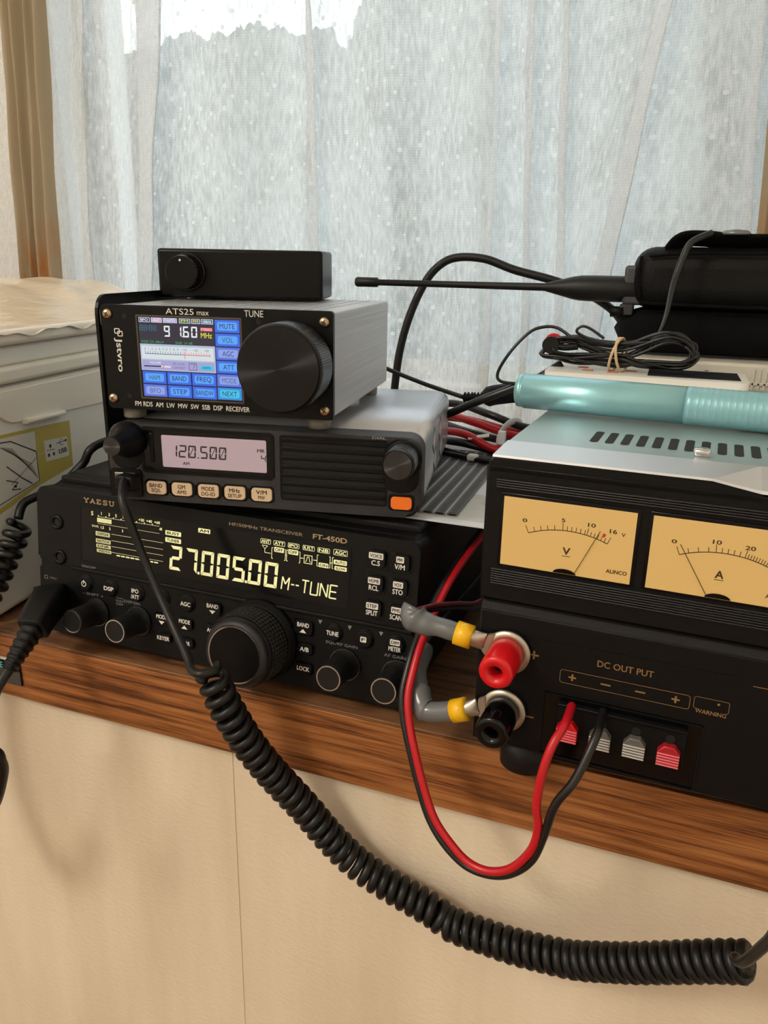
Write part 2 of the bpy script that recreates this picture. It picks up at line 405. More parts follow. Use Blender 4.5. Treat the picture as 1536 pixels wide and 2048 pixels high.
def rrect(x0, x1, z0, z1, r, n=5):
    out = []
    for cx, cz, a0 in ((x1 - r, z0 + r, -90), (x1 - r, z1 - r, 0), (x0 + r, z1 - r, 90), (x0 + r, z0 + r, 180)):
        for i in range(n + 1):
            a = math.radians(a0 + 90 * i / n); out.append((cx + r * math.cos(a), cz + r * math.sin(a)))
    return out
def smooth_path(pts, sub):
    P = [Vector(p) for p in pts]; out = []
    for i in range(len(P) - 1):
        p0 = P[max(i - 1, 0)]; p1 = P[i]; p2 = P[i + 1]; p3 = P[min(i + 2, len(P) - 1)]
        for k in range(sub):
            t = k / sub
            out.append(0.5 * ((2 * p1) + (p2 - p0) * t + (2 * p0 - 5 * p1 + 4 * p2 - p3) * t * t + (3 * p1 - p0 - 3 * p2 + p3) * t ** 3))
    out.append(P[-1]); return out
def coil_points(pts, R, turns, per=14, phase=0.0):
    P = smooth_path(pts, 24); L = [0.0]
    for a, b in zip(P, P[1:]): L.append(L[-1] + (b - a).length)
    tot = L[-1]; n = int(turns * per); out = []; j = 0
    t0 = (P[1] - P[0]).normalized(); nr = Vector((0, -1, 0)); nr = (nr - t0 * nr.dot(t0)).normalized()
    for i in range(n + 1):
        d = tot * i / n
        while j < len(L) - 2 and L[j + 1] < d: j += 1
        q = (d - L[j]) / ((L[j + 1] - L[j]) or 1); c = P[j].lerp(P[j + 1], q); t = (P[j + 1] - P[j]).normalized()
        nr = (nr - t * nr.dot(t)).normalized(); b = t.cross(nr); a = 2 * PI * turns * (0.82 * i / n + 0.18 * (i / n) ** 2) + phase
        R_ = R(i / n) if callable(R) else R
        out.append(c + (nr * math.cos(a) + b * math.sin(a)) * R_)
    return out

def tag(o, label, cat, group=None, kind=None):
    o['label'] = label; o['category'] = cat
    if group: o['group'] = group
    if kind: o['kind'] = kind
    return o
def thing(name, label, cat, loc=(0, 0, 0), yaw=0.0, group=None):
    o = bpy.data.objects.new(name, None); COL.objects.link(o); o.empty_display_size = 0.01
    o.location = Vector(loc) * S; o.rotation_euler = (0, 0, yaw)
    return tag(o, label, cat, group)
def struct(mb, name, label=None, cat=None):
    o = mb.build(name); o['kind'] = 'structure'
    if label: o['label'] = label; o['category'] = cat
    return o

# ------------------------------------------------------------------ the room
XL, XR, YB, YF, ZF, ZC = -1900, 720, 380, -2700, -780, 1600
struct(MB().box(XL, XR, YF, YB, ZF - 30, ZF, FLOORM), 'floor')
struct(MB().box(XL, XR, YF, YB, ZC, ZC + 30, CEILM), 'ceiling')
struct(MB().box(XL - 40, XL, YF, YB, ZF, ZC, ROOMW), 'wall_left')
struct(MB().box(XR, XR + 40, YF, YB, ZF, ZC, ROOMW), 'wall_right')  # unseen wall, moved in close to bounce light onto the printer
struct(MB().box(XL, XR, YF - 40, YF, ZF, ZC, ROOMW), 'wall_front')
WX0, WX1, WZ0, WZ1 = -606, 72, 70, 1080
b = MB()
b.box(XL, WX0, YB, YB + 90, ZF, ZC, ROOMW); b.box(WX1, XR, YB, YB + 90, ZF, ZC, ROOMW)
b.box(WX0, WX1, YB, YB + 90, ZF, WZ0, ROOMW); b.box(WX0, WX1, YB, YB + 90, WZ1, ZC, ROOMW)
struct(b, 'wall_back')
# wallpapered panel under the shelf, with one paper seam
b = MB(); b.box(-1100, 715, 8, 40, ZF, -38.4, WPAP); b.box(-202.3, -201.9, 7.9, 8.2, ZF, -38.4, SEAM)
struct(b, 'wall_lower')
# window
wf = MB()
for x0, x1, z0, z1 in ((WX0, WX0 + 30, WZ0, WZ1), (WX1 - 30, WX1, WZ0, WZ1), (WX0, WX1, WZ0, WZ0 + 30), (WX0, WX1, WZ1 - 30, WZ1)):
    wf.box(x0, x1, YB + 40, YB + 70, z0, z1, WFRM, 2)
w1 = struct(wf, 'window_1')
MB().box(WX0 + 30, WX1 - 30, YB + 53, YB + 57, WZ0 + 30, WZ1 - 30, GLASS).build('window_pane', w1)

# the garden seen dimly through the lace
g = MB(); g.box(-9000, 6000, 900, 16000, -2300, -2200, CONCRETE); struct(g, 'ground')
def blob(cx, cy, cz, rx, ry, rz, seed):
    def fn(u, v):
        a, e = 2 * PI * u, PI * (v - 0.5); c_ = max(0.0, math.cos(e)) ** 0.4
        p = Vector((math.cos(a) * c_, math.sin(a) * c_, math.sin(e)))
        k = 1 + 0.10 * noise.noise(p * 2.3 + Vector((seed * 7.1, 0, 0))) + 0.05 * noise.noise(p * 7 + Vector((0, seed * 3.3, 0))) + 0.035 * noise.noise(p * 19) + 0.02 * noise.noise(p * 47)
        return (cx + rx * k * p.x, cy + ry * k * p.y, cz + rz * k * (abs(p.z) ** 0.8) * (1 if p.z > 0 else -1))
    return fn
trees = [(-5600, 4600, 300, 1550, 330, 2450), (-4900, 7400, 100, 1500, 360, 2150), (-3400, 5700, -300, 1150, 360, 2080),
         (-2800, 8400, 300, 1150, 360, 2500), (-1350, 6550, 0, 1400, 330, 2300), (800, 7400, 900, 1800, 360, 2600)]
TL = ['pale hazy tree standing leftmost beyond the window', 'low rounded tree second from the left behind the lace', 'hazy tree behind the lace above the small black box',
      'hazy tree behind the lace above the thin antenna', 'pale tree behind the lace above the black radio case', 'tall hazy tree standing rightmost beyond the window']
for i, (cx, cy, cz, rx, ry, rz) in enumerate(trees):
    t = thing('tree', TL[i], 'tree', (cx, cy, -2200), 0, 'trees beyond the window')
    b = MB(); b.grid(blob(0, 0, cz + 2200, rx, ry, rz, i), 170, 110, LEAF); b.build('foliage', t)
    b = MB(); b.lathe([(130, 0), (100, 1500)], LEAF, axis='z', seg=12); b.build('trunk', t)

# ------------------------------------------------------------------ shelf
sh = thing('shelf', 'brown oak-grained wooden shelf carrying the radios below the window', 'shelf')
MB().box(-1100, 715, 3.0, 379, -18, 0, WOODT, 0.3).build('top_board', sh)
MB().box(-1100, 715, 0, 2.3, -38.4, -0.1, WOOD, 0.3).box(-1100, 715, 2.2, 20, -38.4, -2.5, HOLE).build('front_edging', sh)
# ------------------------------------------------------------------ curtains
CUR = [(-717.5, -791.3, 0), (-601.6, -635.5, 10), (-540.5, -557.1, -9), (-550.5, -562.7, 3), (-520.3, -533.7, 9), (-496.2, -514.4, -2), (-454.2, -484.9, -9), (-487.3, -504.3, 2), (-439.5, -462.9, 9), (-395.1, -404.5, -5), (-343.3, -349.2, 7), (-312.1, -307.4, -9), (-319.7, -315.3, 3), (-285.3, -279.7, 9), (-251.1, -244.3, -6), (-218.1, -208.0, 8), (-186.2, -177.2, -5), (-158.0, -150.8, -9), (-163.3, -157.1, 3), (-147.8, -132.9, 8), (-132.8, -119.8, -8), (-137.3, -125.5, 0), (-118.1, -104.5, 9), (-107.2, -93.4, -7), (-112.3, -99.7, 1), (-78.8, -92.6, 9), (-51.2, -80.8, -2), (-30.5, -63.5, -10), (-41.8, -76.2, 3), (-18.0, -27.9, 9), (4.6, 22.1, -6), (19.8, 42.6, -10), (14.1, 35.1, 3), (35.9, 66.0, 8), (74.8, 107.7, -6), (131.4, 167.9, 6)]
def fold_sheet(ctrl, y, ztop, zbot, zA, zB, sub=5, wob=1.5, seed=1):
    """cloth hanging in folds: ctrl = (x at height zA, x at height zB, fold depth)"""
    A = smooth_path([(a, d, 0) for a, b_, d in ctrl], sub); B = smooth_path([(b_, d, 0) for a, b_, d in ctrl], sub)
    L = [0.0]
    for p, q in zip(A, A[1:]): L.append(L[-1] + math.hypot(q.x - p.x, q.y - p.y))
    n = len(A) - 1; rnd = random.Random(seed); ph = [rnd.uniform(0, 6.28) for _ in range(4)]
    def fn(u, v):
        i = round(u * n); z = zbot + (ztop - zbot) * v
        t = min(1.0, max(-0.35, (zA - z) / (zA - zB))); x = A[i].x + (B[i].x - A[i].x) * t
        w = wob * (math.sin(z / 47 + ph[0] + i * 0.35) + 0.6 * math.sin(z / 21 + ph[1] - i * 0.5))
        return (x + w * 0.5, y + A[i].y * 0.8 + w, z)
    return fn, (lambda u, v: (L[round(u * n)] * S, (zbot + (ztop - zbot) * v - zbot) * S)), n
cu = thing('lace_curtain', 'sheer white dotted lace curtain hanging in folds across the window', 'curtain', (0, 350, 118))
Tc = Matrix.Translation((0, -350, -118))
fn, uvf, n = fold_sheet(CUR, 350, 1060, 132, 425, 165)
b = MB(Tc); b.grid(fn, n, 60, LACE, uvfn=uvf); b.build('lace_panel', cu)
fn, uvf, n = fold_sheet(CUR, 350, 132, 76, 425, 165)
b = MB(Tc); b.grid(fn, n, 2, HEMM, uvfn=uvf); b.build('hem', cu)
DR = [(-615.3, -624.8, 2), (-607.2, -619.7, -8), (-600.3, -612.1, 4), (-594.6, -607.0, -10), (-587.8, -603.2, 3), (-583.3, -598.2, -6), (-576.5, -590.7, 5), (-568.7, -583.2, -10), (-563.2, -575.8, 3)]
fn, uvf, n = fold_sheet(DR, 325, 1060, 150, 423, 196, wob=0.8, seed=5)
b = MB(); b.grid(fn, n, 60, DRAPE, uvfn=uvf)
tag(b.build('gathered_drape'), 'narrow beige drape gathered at the left, stained orange near its bottom', 'curtain')

DR2 = [(29.5, 40, 0), (33, 45, -8), (38, 52, 3), (43, 59, -7), (50, 68, 4), (58, 80, -6), (68, 94, 2)]
fn, uvf, n = fold_sheet(DR2, 326, 1060, 170, 423, 196, wob=0.8, seed=9)
b = MB(); b.grid(fn, n, 60, DRAPE, uvfn=uvf)
tag(b.build('gathered_drape'), 'beige drape edge at the far right above the black radio case', 'curtain')

# ------------------------------------------------------------------ big HF transceiver
FX, FY, FZ, FYAW, FP = -330.71, 11.04, 4.95, -0.0129, 0.118
hf = thing('hf_transceiver', 'large black desktop transceiver lowest in the stack, yellow display reading 27.005.00', 'radio', (FX, FY, 0), FYAW)
T0 = Matrix.Translation((0, 0, FZ)); TP = T0 @ Matrix.Rotation(-FP, 4, 'X')       # the front panel leans back
b = MB(T0)
b.box(3, 226, 17, 217, 1, 83.2, BLK, 2.5)
b.box(4, 225, 30, 216, 82, 87, BLKT, 2.0); b.box(4, 225, 24, 28, 82, 86.5, BLKT, 1.5)
b.build('case', hf)
for x in (20, 205):
    for y in (32, 195):
        MB().lathe([(8, 0), (9, 1), (9, 6.2)], RUBM, (x, y, 0), 'z', 24).build('foot', hf)
b = MB(TP)
b.prism(rrect(0, 229, 40.5, 84, 3.5), 0, 16, BLK, 1.6)
b.prism(rrect(1, 229.3, 0, 40, 3.0), 0, 12, BLK, 1.6)
b.box(24, 228, -1.2, 1, 39.2, 41.2, BLK, 0.6)
b.box(1.5, 24, 0.5, 4, 34, 42, BLK, 0.8)
fp = b.build('front_panel', hf)
b = MB(TP); b.frame(30.2, 194.4, 44.6, 77.3, 1.0, BLK, -0.25); b.rect(31.0, 193.6, 45.4, 76.5, BLKG, -0.12)
disp = b.build('display_window', hf, 'black display window with pale yellow readouts')
# --- readouts
d = MB(TP); Y = -0.2
SEG = {'0': 'abcdef', '1': 'bc', '2': 'abged', '3': 'abgcd', '4': 'fgbc', '5': 'afgcd', '6': 'afgedc', '7': 'abc', '8': 'abcdefg', '9': 'abcdfg'}
def seg7(mb, ch, x, z, w, h, t, m, y, sl=0.09):
    q = lambda a, c: (x + a + sl * c, z + c); hm = h / 2; e = t * 0.12
    P = {'a': [(e, h), (w - e, h), (w - t, h - t), (t, h - t)], 'd': [(e, 0), (t, t), (w - t, t), (w - e, 0)],
         'f': [(0, h - e), (t, h - t - e), (t, hm + t * .4), (0, hm + e)], 'e': [(0, e), (0, hm - e), (t, hm - t * .4), (t, t + e)],
         'b': [(w, h - e), (w, hm + e), (w - t, hm + t * .4), (w - t, h - t - e)], 'c': [(w, e), (w - t, t + e), (w - t, hm - t * .4), (w, hm - e)],
         'g': [(t * .5, hm), (t, hm + t * .5), (w - t, hm + t * .5), (w - t * .5, hm), (w - t, hm - t * .5), (t, hm - t * .5)]}
    for sgm in SEG[ch]: mb.flat([q(a, c) for a, c in P[sgm]], m, y)
for ch, x in zip('2700500', (89.9, 99.6, 109.5, 119.0, 128.3, 137.7, 147.1)):
    seg7(d, ch, x, 49.6, 7.4, 13.2, 1.75, VFD, Y, 0.06)
for x in (107.6, 136.2): d.rect(x, x + 1.3, 49.6, 51.0, VFD, Y)
def L14(ch, x, z, w, h):
    A = {'M': [[(0, 0), (0.05 * w, h)], [(0.05 * w, h), (w * .5, h * .45)], [(w * .5, h * .45), (w, h)], [(w, h), (w * .95, 0)]],
         '-': [[(0, h * .5), (w, h * .5)]], 'T': [[(0, h), (w, h)], [(w / 2, h), (w / 2, 0)]], 'U': [[(0, h), (0, 0), (w, 0), (w, h)]],
         'N': [[(0, 0), (0, h)], [(0, h), (w, 0)], [(w, 0), (w, h)]], 'E': [[(w, h), (0, h), (0, 0), (w, 0)], [(0, h * .5), (w * .9, h * .5)]]}
    for st in A[ch]: d.stroke([(x + a + 0.08 * c, z + c) for a, c in st], 0.72, VFD, Y)
for ch, x, w in (('M', 157.2, 4.0), ('-', 162.4, 1.8), ('-', 165.0, 1.8), ('T', 168.3, 3.8), ('U', 173.4, 3.8), ('N', 178.6, 3.8), ('E', 183.8, 3.8)): L14(ch, x, 49.9, w, 6.6)
def tabtext(x0, x1, z0, z1, t, m=VFD, ink=BLKG, fill=True, bold=0.02):
    if fill: d.rect(x0, x1, z0, z1, m, Y, 0.4)
    else: d.frame(x0, x1, z0, z1, 0.22, m, Y, 0.5)
    h = (z1 - z0) * 0.64; d.text(t, x0 + (x1 - x0) * .1, x1 - (x1 - x0) * .1, (z0 + z1 - h) / 2, (z0 + z1 + h) / 2, ink if fill else m, Y - 0.05, bold)
for a in ((41.3, 51.0, 61.2, 63.7, 'CONTOUR', VFDD), (41.4, 51.5, 57.3, 59.6, 'NOTCH', VFDD), (41.7, 51.5, 54.5, 56.6, 'DNR', VFDD), (42, 51.9, 51.9, 53.8, 'WIDTH', VFDD),
          (87.3, 97.2, 68.1, 70.6, 'BUSY'), (87.3, 97.2, 64.3, 66.8, 'TUNER'), (107.7, 115, 72.2, 74.6, 'AM'),
          (152.5, 158.0, 68.6, 71.1, 'OFF'), (160.5, 166.0, 68.6, 71.1, 'OFF'), (185.3, 192.3, 67.3, 69.6, 'AUTO'), (185.9, 192.4, 64.4, 66.5, 'SLOW'), (177.3, 182.6, 64.6, 66.9, 'ON')):
    tabtext(*a)
for a in ((144.6, 150.5, 71.9, 74.4, 'ANT'), (152, 158.5, 71.9, 74.4, 'ATT'), (160.1, 166.4, 71.9, 74.4, 'IPO'), (168.3, 174.8, 71.9, 74.4, 'R.FLT'), (176.4, 183, 71.9, 74.4, 'NB'), (184.9, 192.4, 71.9, 74.8, 'AGC')):
    tabtext(*a, fill=False)
d.text('S', 38.4, 39.9, 72.2, 74.5, VFD, Y, 0.02)
for t, x in (('1', 45.4), ('3', 50.6), ('5', 55.2), ('7', 60), ('9', 65)): d.ctext(t, x, 74.0, 1.7, VFD, Y, 0.02)
for t, x in (('+20', 71.9), ('+40', 76.9), ('+60', 82.0)): d.ctext(t, x, 73.9, 1.5, VFD, Y, 0.02, w=3.7)
d.text('dB', 83.5, 85.3, 70.0, 71.4, VFD, Y, 0.02)
for i in range(40): d.rect(43 + i * 1.02, 43.6 + i * 1.02, 71.9, 72.2 if i % 5 else 72.8, VFD, Y)
for i in range(10): d.rect(42.5 + i * 0.98, 43.3 + i * 0.98, 68.9, 71.3, VFD, Y)
for i in range(40): d.rect(43 + i * 1.02, 43.6 + i * 1.02, 68.0, 68.25, VFD, Y)
d.text('SWR', 38.8, 43.6, 65.7, 67.0, VFDD, Y, 0.02)
for t, x in (('1.5', 46), ('2', 51), ('3', 59.5)): d.ctext(t, x, 66.2, 1.5, VFD, Y, 0.02)
for z in (63.2, 59.6, 56.3, 53.0): d.rect(52, 85.9, z, z + 0.25, VFDD, Y)
for i in range(9): d.rect(55.4 + i * 3.1, 57.9 + i * 3.1, 51.5, 52.2, VFD, Y)
d.stroke([(145.6, 71.0), (148.8, 71.0), (147.2, 69.3), (145.6, 71.0)], 0.25, VFD, Y); d.stroke([(147.2, 69.3), (147.2, 67.4), (150.6, 67.4)], 0.3, VFD, Y)
for x in (151.2, 159.6, 176.4, 184.6): d.stroke([(x + 0.7, 70.5), (x, 70.5), (x, 64.9), (x + 0.7, 64.9)], 0.3, VFD, Y)
for x in (158.9, 167.0, 183.4): d.stroke([(x - 0.6, 70.5), (x, 70.5), (x, 64.9), (x - 0.6, 64.9)], 0.3, VFD, Y)
for x0, x1 in ((158.9, 159.6), (167.2, 168.9), (174.2, 176.2), (183.4, 184.5)): d.stroke([(x0, 67.6), (x1, 67.6)], 0.35, VFD, Y)
d.frame(169.2, 173.8, 65.2, 69.6, 0.35, VFD, Y); d.stroke([(169.9, 66.2), (170.6, 66.4), (171, 68.6), (172, 68.6), (172.4, 66.4), (173.1, 66.2)], 0.3, VFD, Y)
d.build('readout', disp)
# --- lettering printed on the panel
l = MB(TP); Y = -0.1
def slab(mb, letters, x, z, w, h, t, gap, m, y):
    for ch in letters:
        q = lambda *p: [(x + a * w, z + c * h) for a, c in p]
        A = {'Y': [q((0, 1), (.5, .48)), q((1, 1), (.5, .48)), q((.5, .5), (.5, 0)), q((.25, .06), (.75, .06)), q((-.12, .95), (.3, .95)), q((.7, .95), (1.1, .95))],
             'A': [q((.08, 0), (.5, 1)), q((.92, 0), (.5, 1)), q((.25, .36), (.75, .36)), q((-.1, .06), (.28, .06)), q((.72, .06), (1.1, .06))],
             'E': [q((.18, 0), (.18, 1)), q((0, .95), (.9, .95), (.9, .72)), q((0, .06), (.92, .06), (.92, .3)), q((.2, .5), (.62, .5))],
             'S': [q((.9, .74), (.85, .95), (.2, .95), (.1, .72), (.3, .55), (.75, .45), (.9, .28), (.8, .06), (.15, .06), (.08, .28))],
             'U': [q((.15, 1), (.15, .2), (.35, .05), (.7, .05), (.88, .2), (.88, 1)), q((-.08, .95), (.38, .95)), q((.68, .95), (1.08, .95))]}
        for k, st in enumerate(A[ch]): mb.stroke(st, t, m, y - 0.002 * k)
        x += w + gap
slab(l, 'YAESU', 33.6, 78.9, 3.1, 2.5, 0.55, 1.15, GOLD, Y)
l.text('HF/50MHz TRANSCEIVER', 126.1, 168.0, 78.5, 80.2, TANL, Y, 0.012); l.text('FT-450D', 173.5, 191.8, 78.2, 80.8, GOLD, Y, 0.02)
l.text('ON/OFF', 31.1, 41, 41.6, 42.9, GRYL, -0.1); l.frame(4.2, 6.6, 30.6, 32.6, 0.3, GRYL, Y); l.text('MIC', 8.4, 13.2, 30.9, 32.2, GRYL, Y)
l.text('- SHIFT +', 32, 46, 25.9, 27.4, GRYL, Y); l.text('DSP/SEL', 60.3, 71.5, 25.9, 27.4, GRYL, Y)
l.text('PUSH', 54.8, 59.6, 25.4, 26.6, GRYL, Y); l.text('DIM', 55, 59.4, 23.6, 24.8, GRYL, Y); l.stroke([(55.5, 28.4), (55.5, 27.6), (59.6, 27.6)], 0.25, GRYL, Y)
l.text('SQL/RF GAIN', 183.2, 200.3, 26.1, 27.8, GRYL, Y); l.text('AF GAIN', 214.3, 225.6, 25.7, 27.3, GRYL, Y)
for x in (179.6, 195.6, 212.1): l.flat([(x - 1.1, 37.6), (x, 35.4), (x + 1.1, 37.6)], GRYL, Y)
l.stroke([(190.2, 22.2), (193.0, 25.2)], 0.35, mat('red_mark', (150, 50, 44), 0.5), -0.12)
l.build('lettering', hf, 'gold, tan and grey printed lettering')
# --- jacks
for x, z in ((14.4, 65.0), (16.0, 45.0)):
    b = MB(TP); b.lathe([(4.2, 0), (4.2, 0.8), (3.4, 1.2), (2.4, 1.2), (2.2, 0.4)], BLKS, (x, 0, z), seg=32, cap=False); b.disc(x, z, 2.2, HOLE, -0.3); b.build('phone_jack', hf)
b = MB(TP); b.box(2, 13, -0.6, 2, 9.5, 22, BLKG, 0.6); b.build('microphone_socket', hf)
# --- keys
def legend(mb, x, z, lines, y, H=2.7):
    k = len(lines)
    for i, (t, kind) in enumerate(lines):
        zz = z + ((k - 1) / 2 - i) * (H + 0.75)
        if kind == 'box':
            w = max(3.2, 1.15 * len(t) + 1.6); mb.rect(x - w / 2, x + w / 2, zz - H * .56, zz + H * .56, WHTL, y, 0.5); mb.ctext(t, x, zz, H * .66, INK, y - 0.05, 0.02, w=w - 1.1)
        elif kind == 'up': mb.flat([(x - 1.9, zz - .9), (x + 1.9, zz - .9), (x, zz + 1.1)], WHTL, y)
        elif kind == 'dn': mb.flat([(x - 1.9, zz + .9), (x, zz - 1.1), (x + 1.9, zz + .9)], WHTL, y)
        elif kind == 'pw': mb.ring(x, zz, 1.7, 0.45, WHTL, y); mb.rect(x - .25, x + .25, zz, zz + 2.2, WHTL, y - 0.03)
        else: mb.ctext(t, x, zz, H * .92, WHTL, y, 0.022, w=kind if isinstance(kind, (int, float)) else 1.5 * len(t) + 0.2)
def key(root, T, x, z, w, h, lines, shape='sq', name='button', H=2.7, dep=1.6):
    b = MB(T)
    if shape == 'rd': b.lathe([(w / 2 + .8, 0), (w / 2 + .6, 0.5), (w / 2, 0.6), (w / 2, dep), (w / 2 - .5, dep + .3)], BLK, (x, 0, z), seg=36)
    else:
        b.prism(rrect(x - w / 2 - .7, x + w / 2 + .7, z - h / 2 - .7, z + h / 2 + .7, 1.8), -0.35, 1, BLKG); b.prism(rrect(x - w / 2, x + w / 2, z - h / 2, z + h / 2, 1.5), -dep - .3, 1, BLK, 0.5)
    o = b.build(name, root)
    if lines: m = MB(T); legend(m, x, z, lines, -dep - 0.36, H); m.build('legend', o)
    return o
for x, z, a, c, w in ((207.8, 73.4, 'VOICE', 'C.S', 4.4), (219.9, 73.3, 'MW', 'V/M', 5.2), (207.5, 61.1, 'HOME', 'RCL', 5.0), (219.7, 61.1, 'VOX', 'STO', 5.2), (207.3, 48.6, 'STEP', 'SPLIT', 6.0), (219.6, 48.5, 'PMS', 'SCAN', 6.0)):
    key(hf, TP, x, z, 9.0, 8.2, [(a, 'box'), (c, w)])
for x, lines in ((34.1, [('', 'pw')]), (51.3, [('DSP', 6.6)]), (69.0, [('IPO', 4.6), ('/ATT', 5.4)]), (85.4, [('NB', 3.2)]), (101.5, [('AGC', 6.2)]), (187.3, [('TUNE', 6.6)]), (203.8, [('F', 'box')]), (220.1, [('DIM', 'box'), ('METER', 6.2)])):
    key(hf, TP, x, 32.6, 8.6, 8.6, lines, 'rd', H=2.55)
for x, z, w, h, lines in ((118.0, 32.6, 9.5, 6.6, [('BAND', 7), ('', 'dn')]), (171.0, 32.2, 10, 7, [('BAND', 6.6), ('', 'up')]), (172.2, 21.2, 8.6, 4.8, [('A/B', 5)]), (172.0, 10.8, 9.2, 4.8, [('LOCK', 7)]),
                          (86.2, 20.9, 9, 6, [('MODE', 7), ('', 'dn')]), (100.8, 20.9, 9, 6, [('MODE', 7), ('', 'up')]), (87.3, 10.6, 9, 5, [('KEYER', 8)]), (101.6, 10.6, 9, 5, [('CLAR', 5.6)]), (117.2, 20.9, 9, 5, [('A=B', 4.6)])):
    key(hf, TP, x, z, w, h, lines, H=2.5, dep=1.2)
# --- knobs
def hf_knob(x, z):
    b = MB(TP); b.lathe([(8.2, 0), (8.0, 1.6), (7.0, 2.2), (6.6, 8), (6.5, 19), (6.2, 20)], RUBM, (x, 0, z), seg=48); o = b.build('knob', hf)
    c = MB(TP); c.ring(x, z, 6.25, 0.6, CHRM, -20.1, 48); c.build('silver_rim', o)
    c = MB(TP); c.ring(x, z, 8.1, 0.5, CHRM, -1.5, 48); c.build('base_ring', o)
for x, z in ((42.0, 17.3), (70.4, 17.3), (194.4, 17.4), (222.3, 17.2)): hf_knob(x, z)
b = MB(TP); b.lathe([(21.5, 0), (21.2, 3), (19.5, 4), (19.3, 6)], BLK, (146.4, 0, 21.3), seg=96)
DIALG = mat('dark_grey_dial_rubber', (34, 34, 35), 0.5, grain=0.2, spec=0.4)
b.lathe([(19.2, 6), (19.2, 7), (18.4, 21), (17.8, 22.5)], BLK, (146.4, 0, 21.3), seg=96)
mk = b.build('main_dial', hf)
b = MB(TP)
for k in range(6):                                                     # knurled rubber grip
    b.lathe([(19.45 - k * .12, 7 + k * 2.3), (19.75 - k * .12, 8.1 + k * 2.3), (19.35 - k * .12, 9.2 + k * 2.3)], DIALG, (146.4, 0, 21.3), seg=120, cap=False, ribs=1, ribd=0.55)
b.build('rubber_grip', mk)
b = MB(TP); b.lathe([(17.8, 22.5), (16.6, 24.5), (15.2, 25.6)], DIALG, (146.4, 0, 21.3), seg=80); b.disc(146.4, 21.3, 14.2, BLKS, -25.68, 80); b.build('dial_cap', mk)
b = MB(TP); b.ring(146.4, 21.3, 14.6, 0.65, CHRM, -25.7, 80); b.build('silver_rim', mk)

# ------------------------------------------------------------------ sheet, mat, mobile transceiver
T_ = (FX, FY, 0)
b = MB(); c_, s_ = math.cos(-0.04), math.sin(-0.04)
b.box(0, 140, 0, 200, 0, 1.0, PAPER, 0.2); b.rect(0, 0.01, 0, 0.01, PAPER)
o = b.build('paper_sheet'); o.location = (-0.209, 0.0415, 0.0921); o.rotation_euler = (0, 0, -0.02)
tag(o, 'white printed sheet lying between the large transceiver and the power supply', 'paper')
b = MB(); b.box(96, 139, 6, 52, 1.03, 1.06, mat('printed_paper', (196, 194, 186), 0.5, vary=0.08))
for k in range(9): b.box(120 + (k % 3), 136, 46 - k * 1.5, 46.3 - k * 1.5, 1.06, 1.08, GRYL)
b.build('printed_panel', o)
b = MB(); b.box(-78, 116, 0, 138, 0, 1.0, MESHM)
o = b.build('grip_mat'); o.location = (-0.2095, 0.0445, 0.0933); o.rotation_euler = (0, 0, 0.04)
tag(o, 'black open-weave non-slip mat under the mobile radio showing 120.500', 'mat')

MX, MY, MZ, MYAW, MW, MH, MD = -263.18, 3.47, 94.5, 0.1941, 158.36, 39.2, 145.4
mr = thing('mobile_transceiver', 'charcoal mobile transceiver with pink display reading 120.500, middle of the stack', 'radio', (MX, MY, MZ), MYAW)
b = MB()
b.prism([(8, 1)] + [(x, z) for x, z in rrect(4, MW, 0.5, MH, 7) if True][0:0] + rrect(4, MW, 0.5, MH, 7), 14, MD, GRYC) if False else b.prism(rrect(5, MW - 0.3, 0.5, MH, 7), 15, MD, GRYC, 0, smooth_sides=True)
b.build('case', mr)
b = MB()
b.prism(rrect(0, MW, 0, MH, 7.5), 0, 14.6, GRYT, 1.8, 3, smooth_sides=True)
pan = b.build('front_panel', mr)
for y0, y1, zz in ((52, 66, 26), (60, 74, 14), (84, 98, 26), (92, 106, 14)):                    # side cut-outs painted flat: white for light showing through, dark border
    b = MB(); b.quad([(MW - .22, y0, zz), (MW - .22, y0 + 7, zz - 6), (MW - .22, y1, zz), (MW - .22, y0 + 7, zz + 6)], PAPER); b.quad([(MW - .25, y0 - 2, zz - 2), (MW - .25, y0 + 6, zz - 8), (MW - .25, y1 + 1, zz), (MW - .25, y0 + 6, zz + 8)], HOLE); b.build('painted_opening', mr)
b = MB(); b.prism(rrect(17.5, 86.3, 14.7, 38.0, 2.4), -0.25, 1, BLKG); b.frame(17.5, 86.3, 14.7, 38.0, 1.6, BLK, -0.6, 2.4)
b.flat([(20, 14.9), (29, 17.9), (82, 17.9), (84.5, 14.9)], BLKG, -0.4)
df = b.build('display_frame', mr)
b = MB(); b.rect(28.8, 82.6, 18.2, 34.4, LCDP, -0.5, 0.8); o = b.build('lcd', df, 'pink backlit display')
l = MB(); Y = -0.56
for ch, x in zip('120', (32.6, 37.4, 42.3)): seg7(l, ch, x, 23.5, 4.0, 6.3, 0.75, INK, Y, 0.07)
l.rect(47.3, 48.0, 23.5, 24.1, INK, Y)
for ch, x in zip('500', (48.6, 53.4, 58.2)): seg7(l, ch, x, 23.5, 3.8, 6.3, 0.75, INK, Y, 0.07)
for x in (42.3, 53.4, 58.2): l.stroke([(x + .9, 24.4), (x + 3.2, 29.0)], 0.35, INK, Y)
l.text('MR', 78.0, 81.9, 28.3, 30.0, INK, Y, 0.015); seg7(l, '4', 79.6, 23.6, 2.6, 3.6, 0.5, INK, Y); l.text('AM', 39.4, 42.8, 19.8, 21.4, INK, Y, 0.015)
l.build('readout', o)
b = MB(); b.box(22.3, 24.6, -0.9, 0.4, 20, 35, BLKS, 0.5); b.build('key_strip', df)
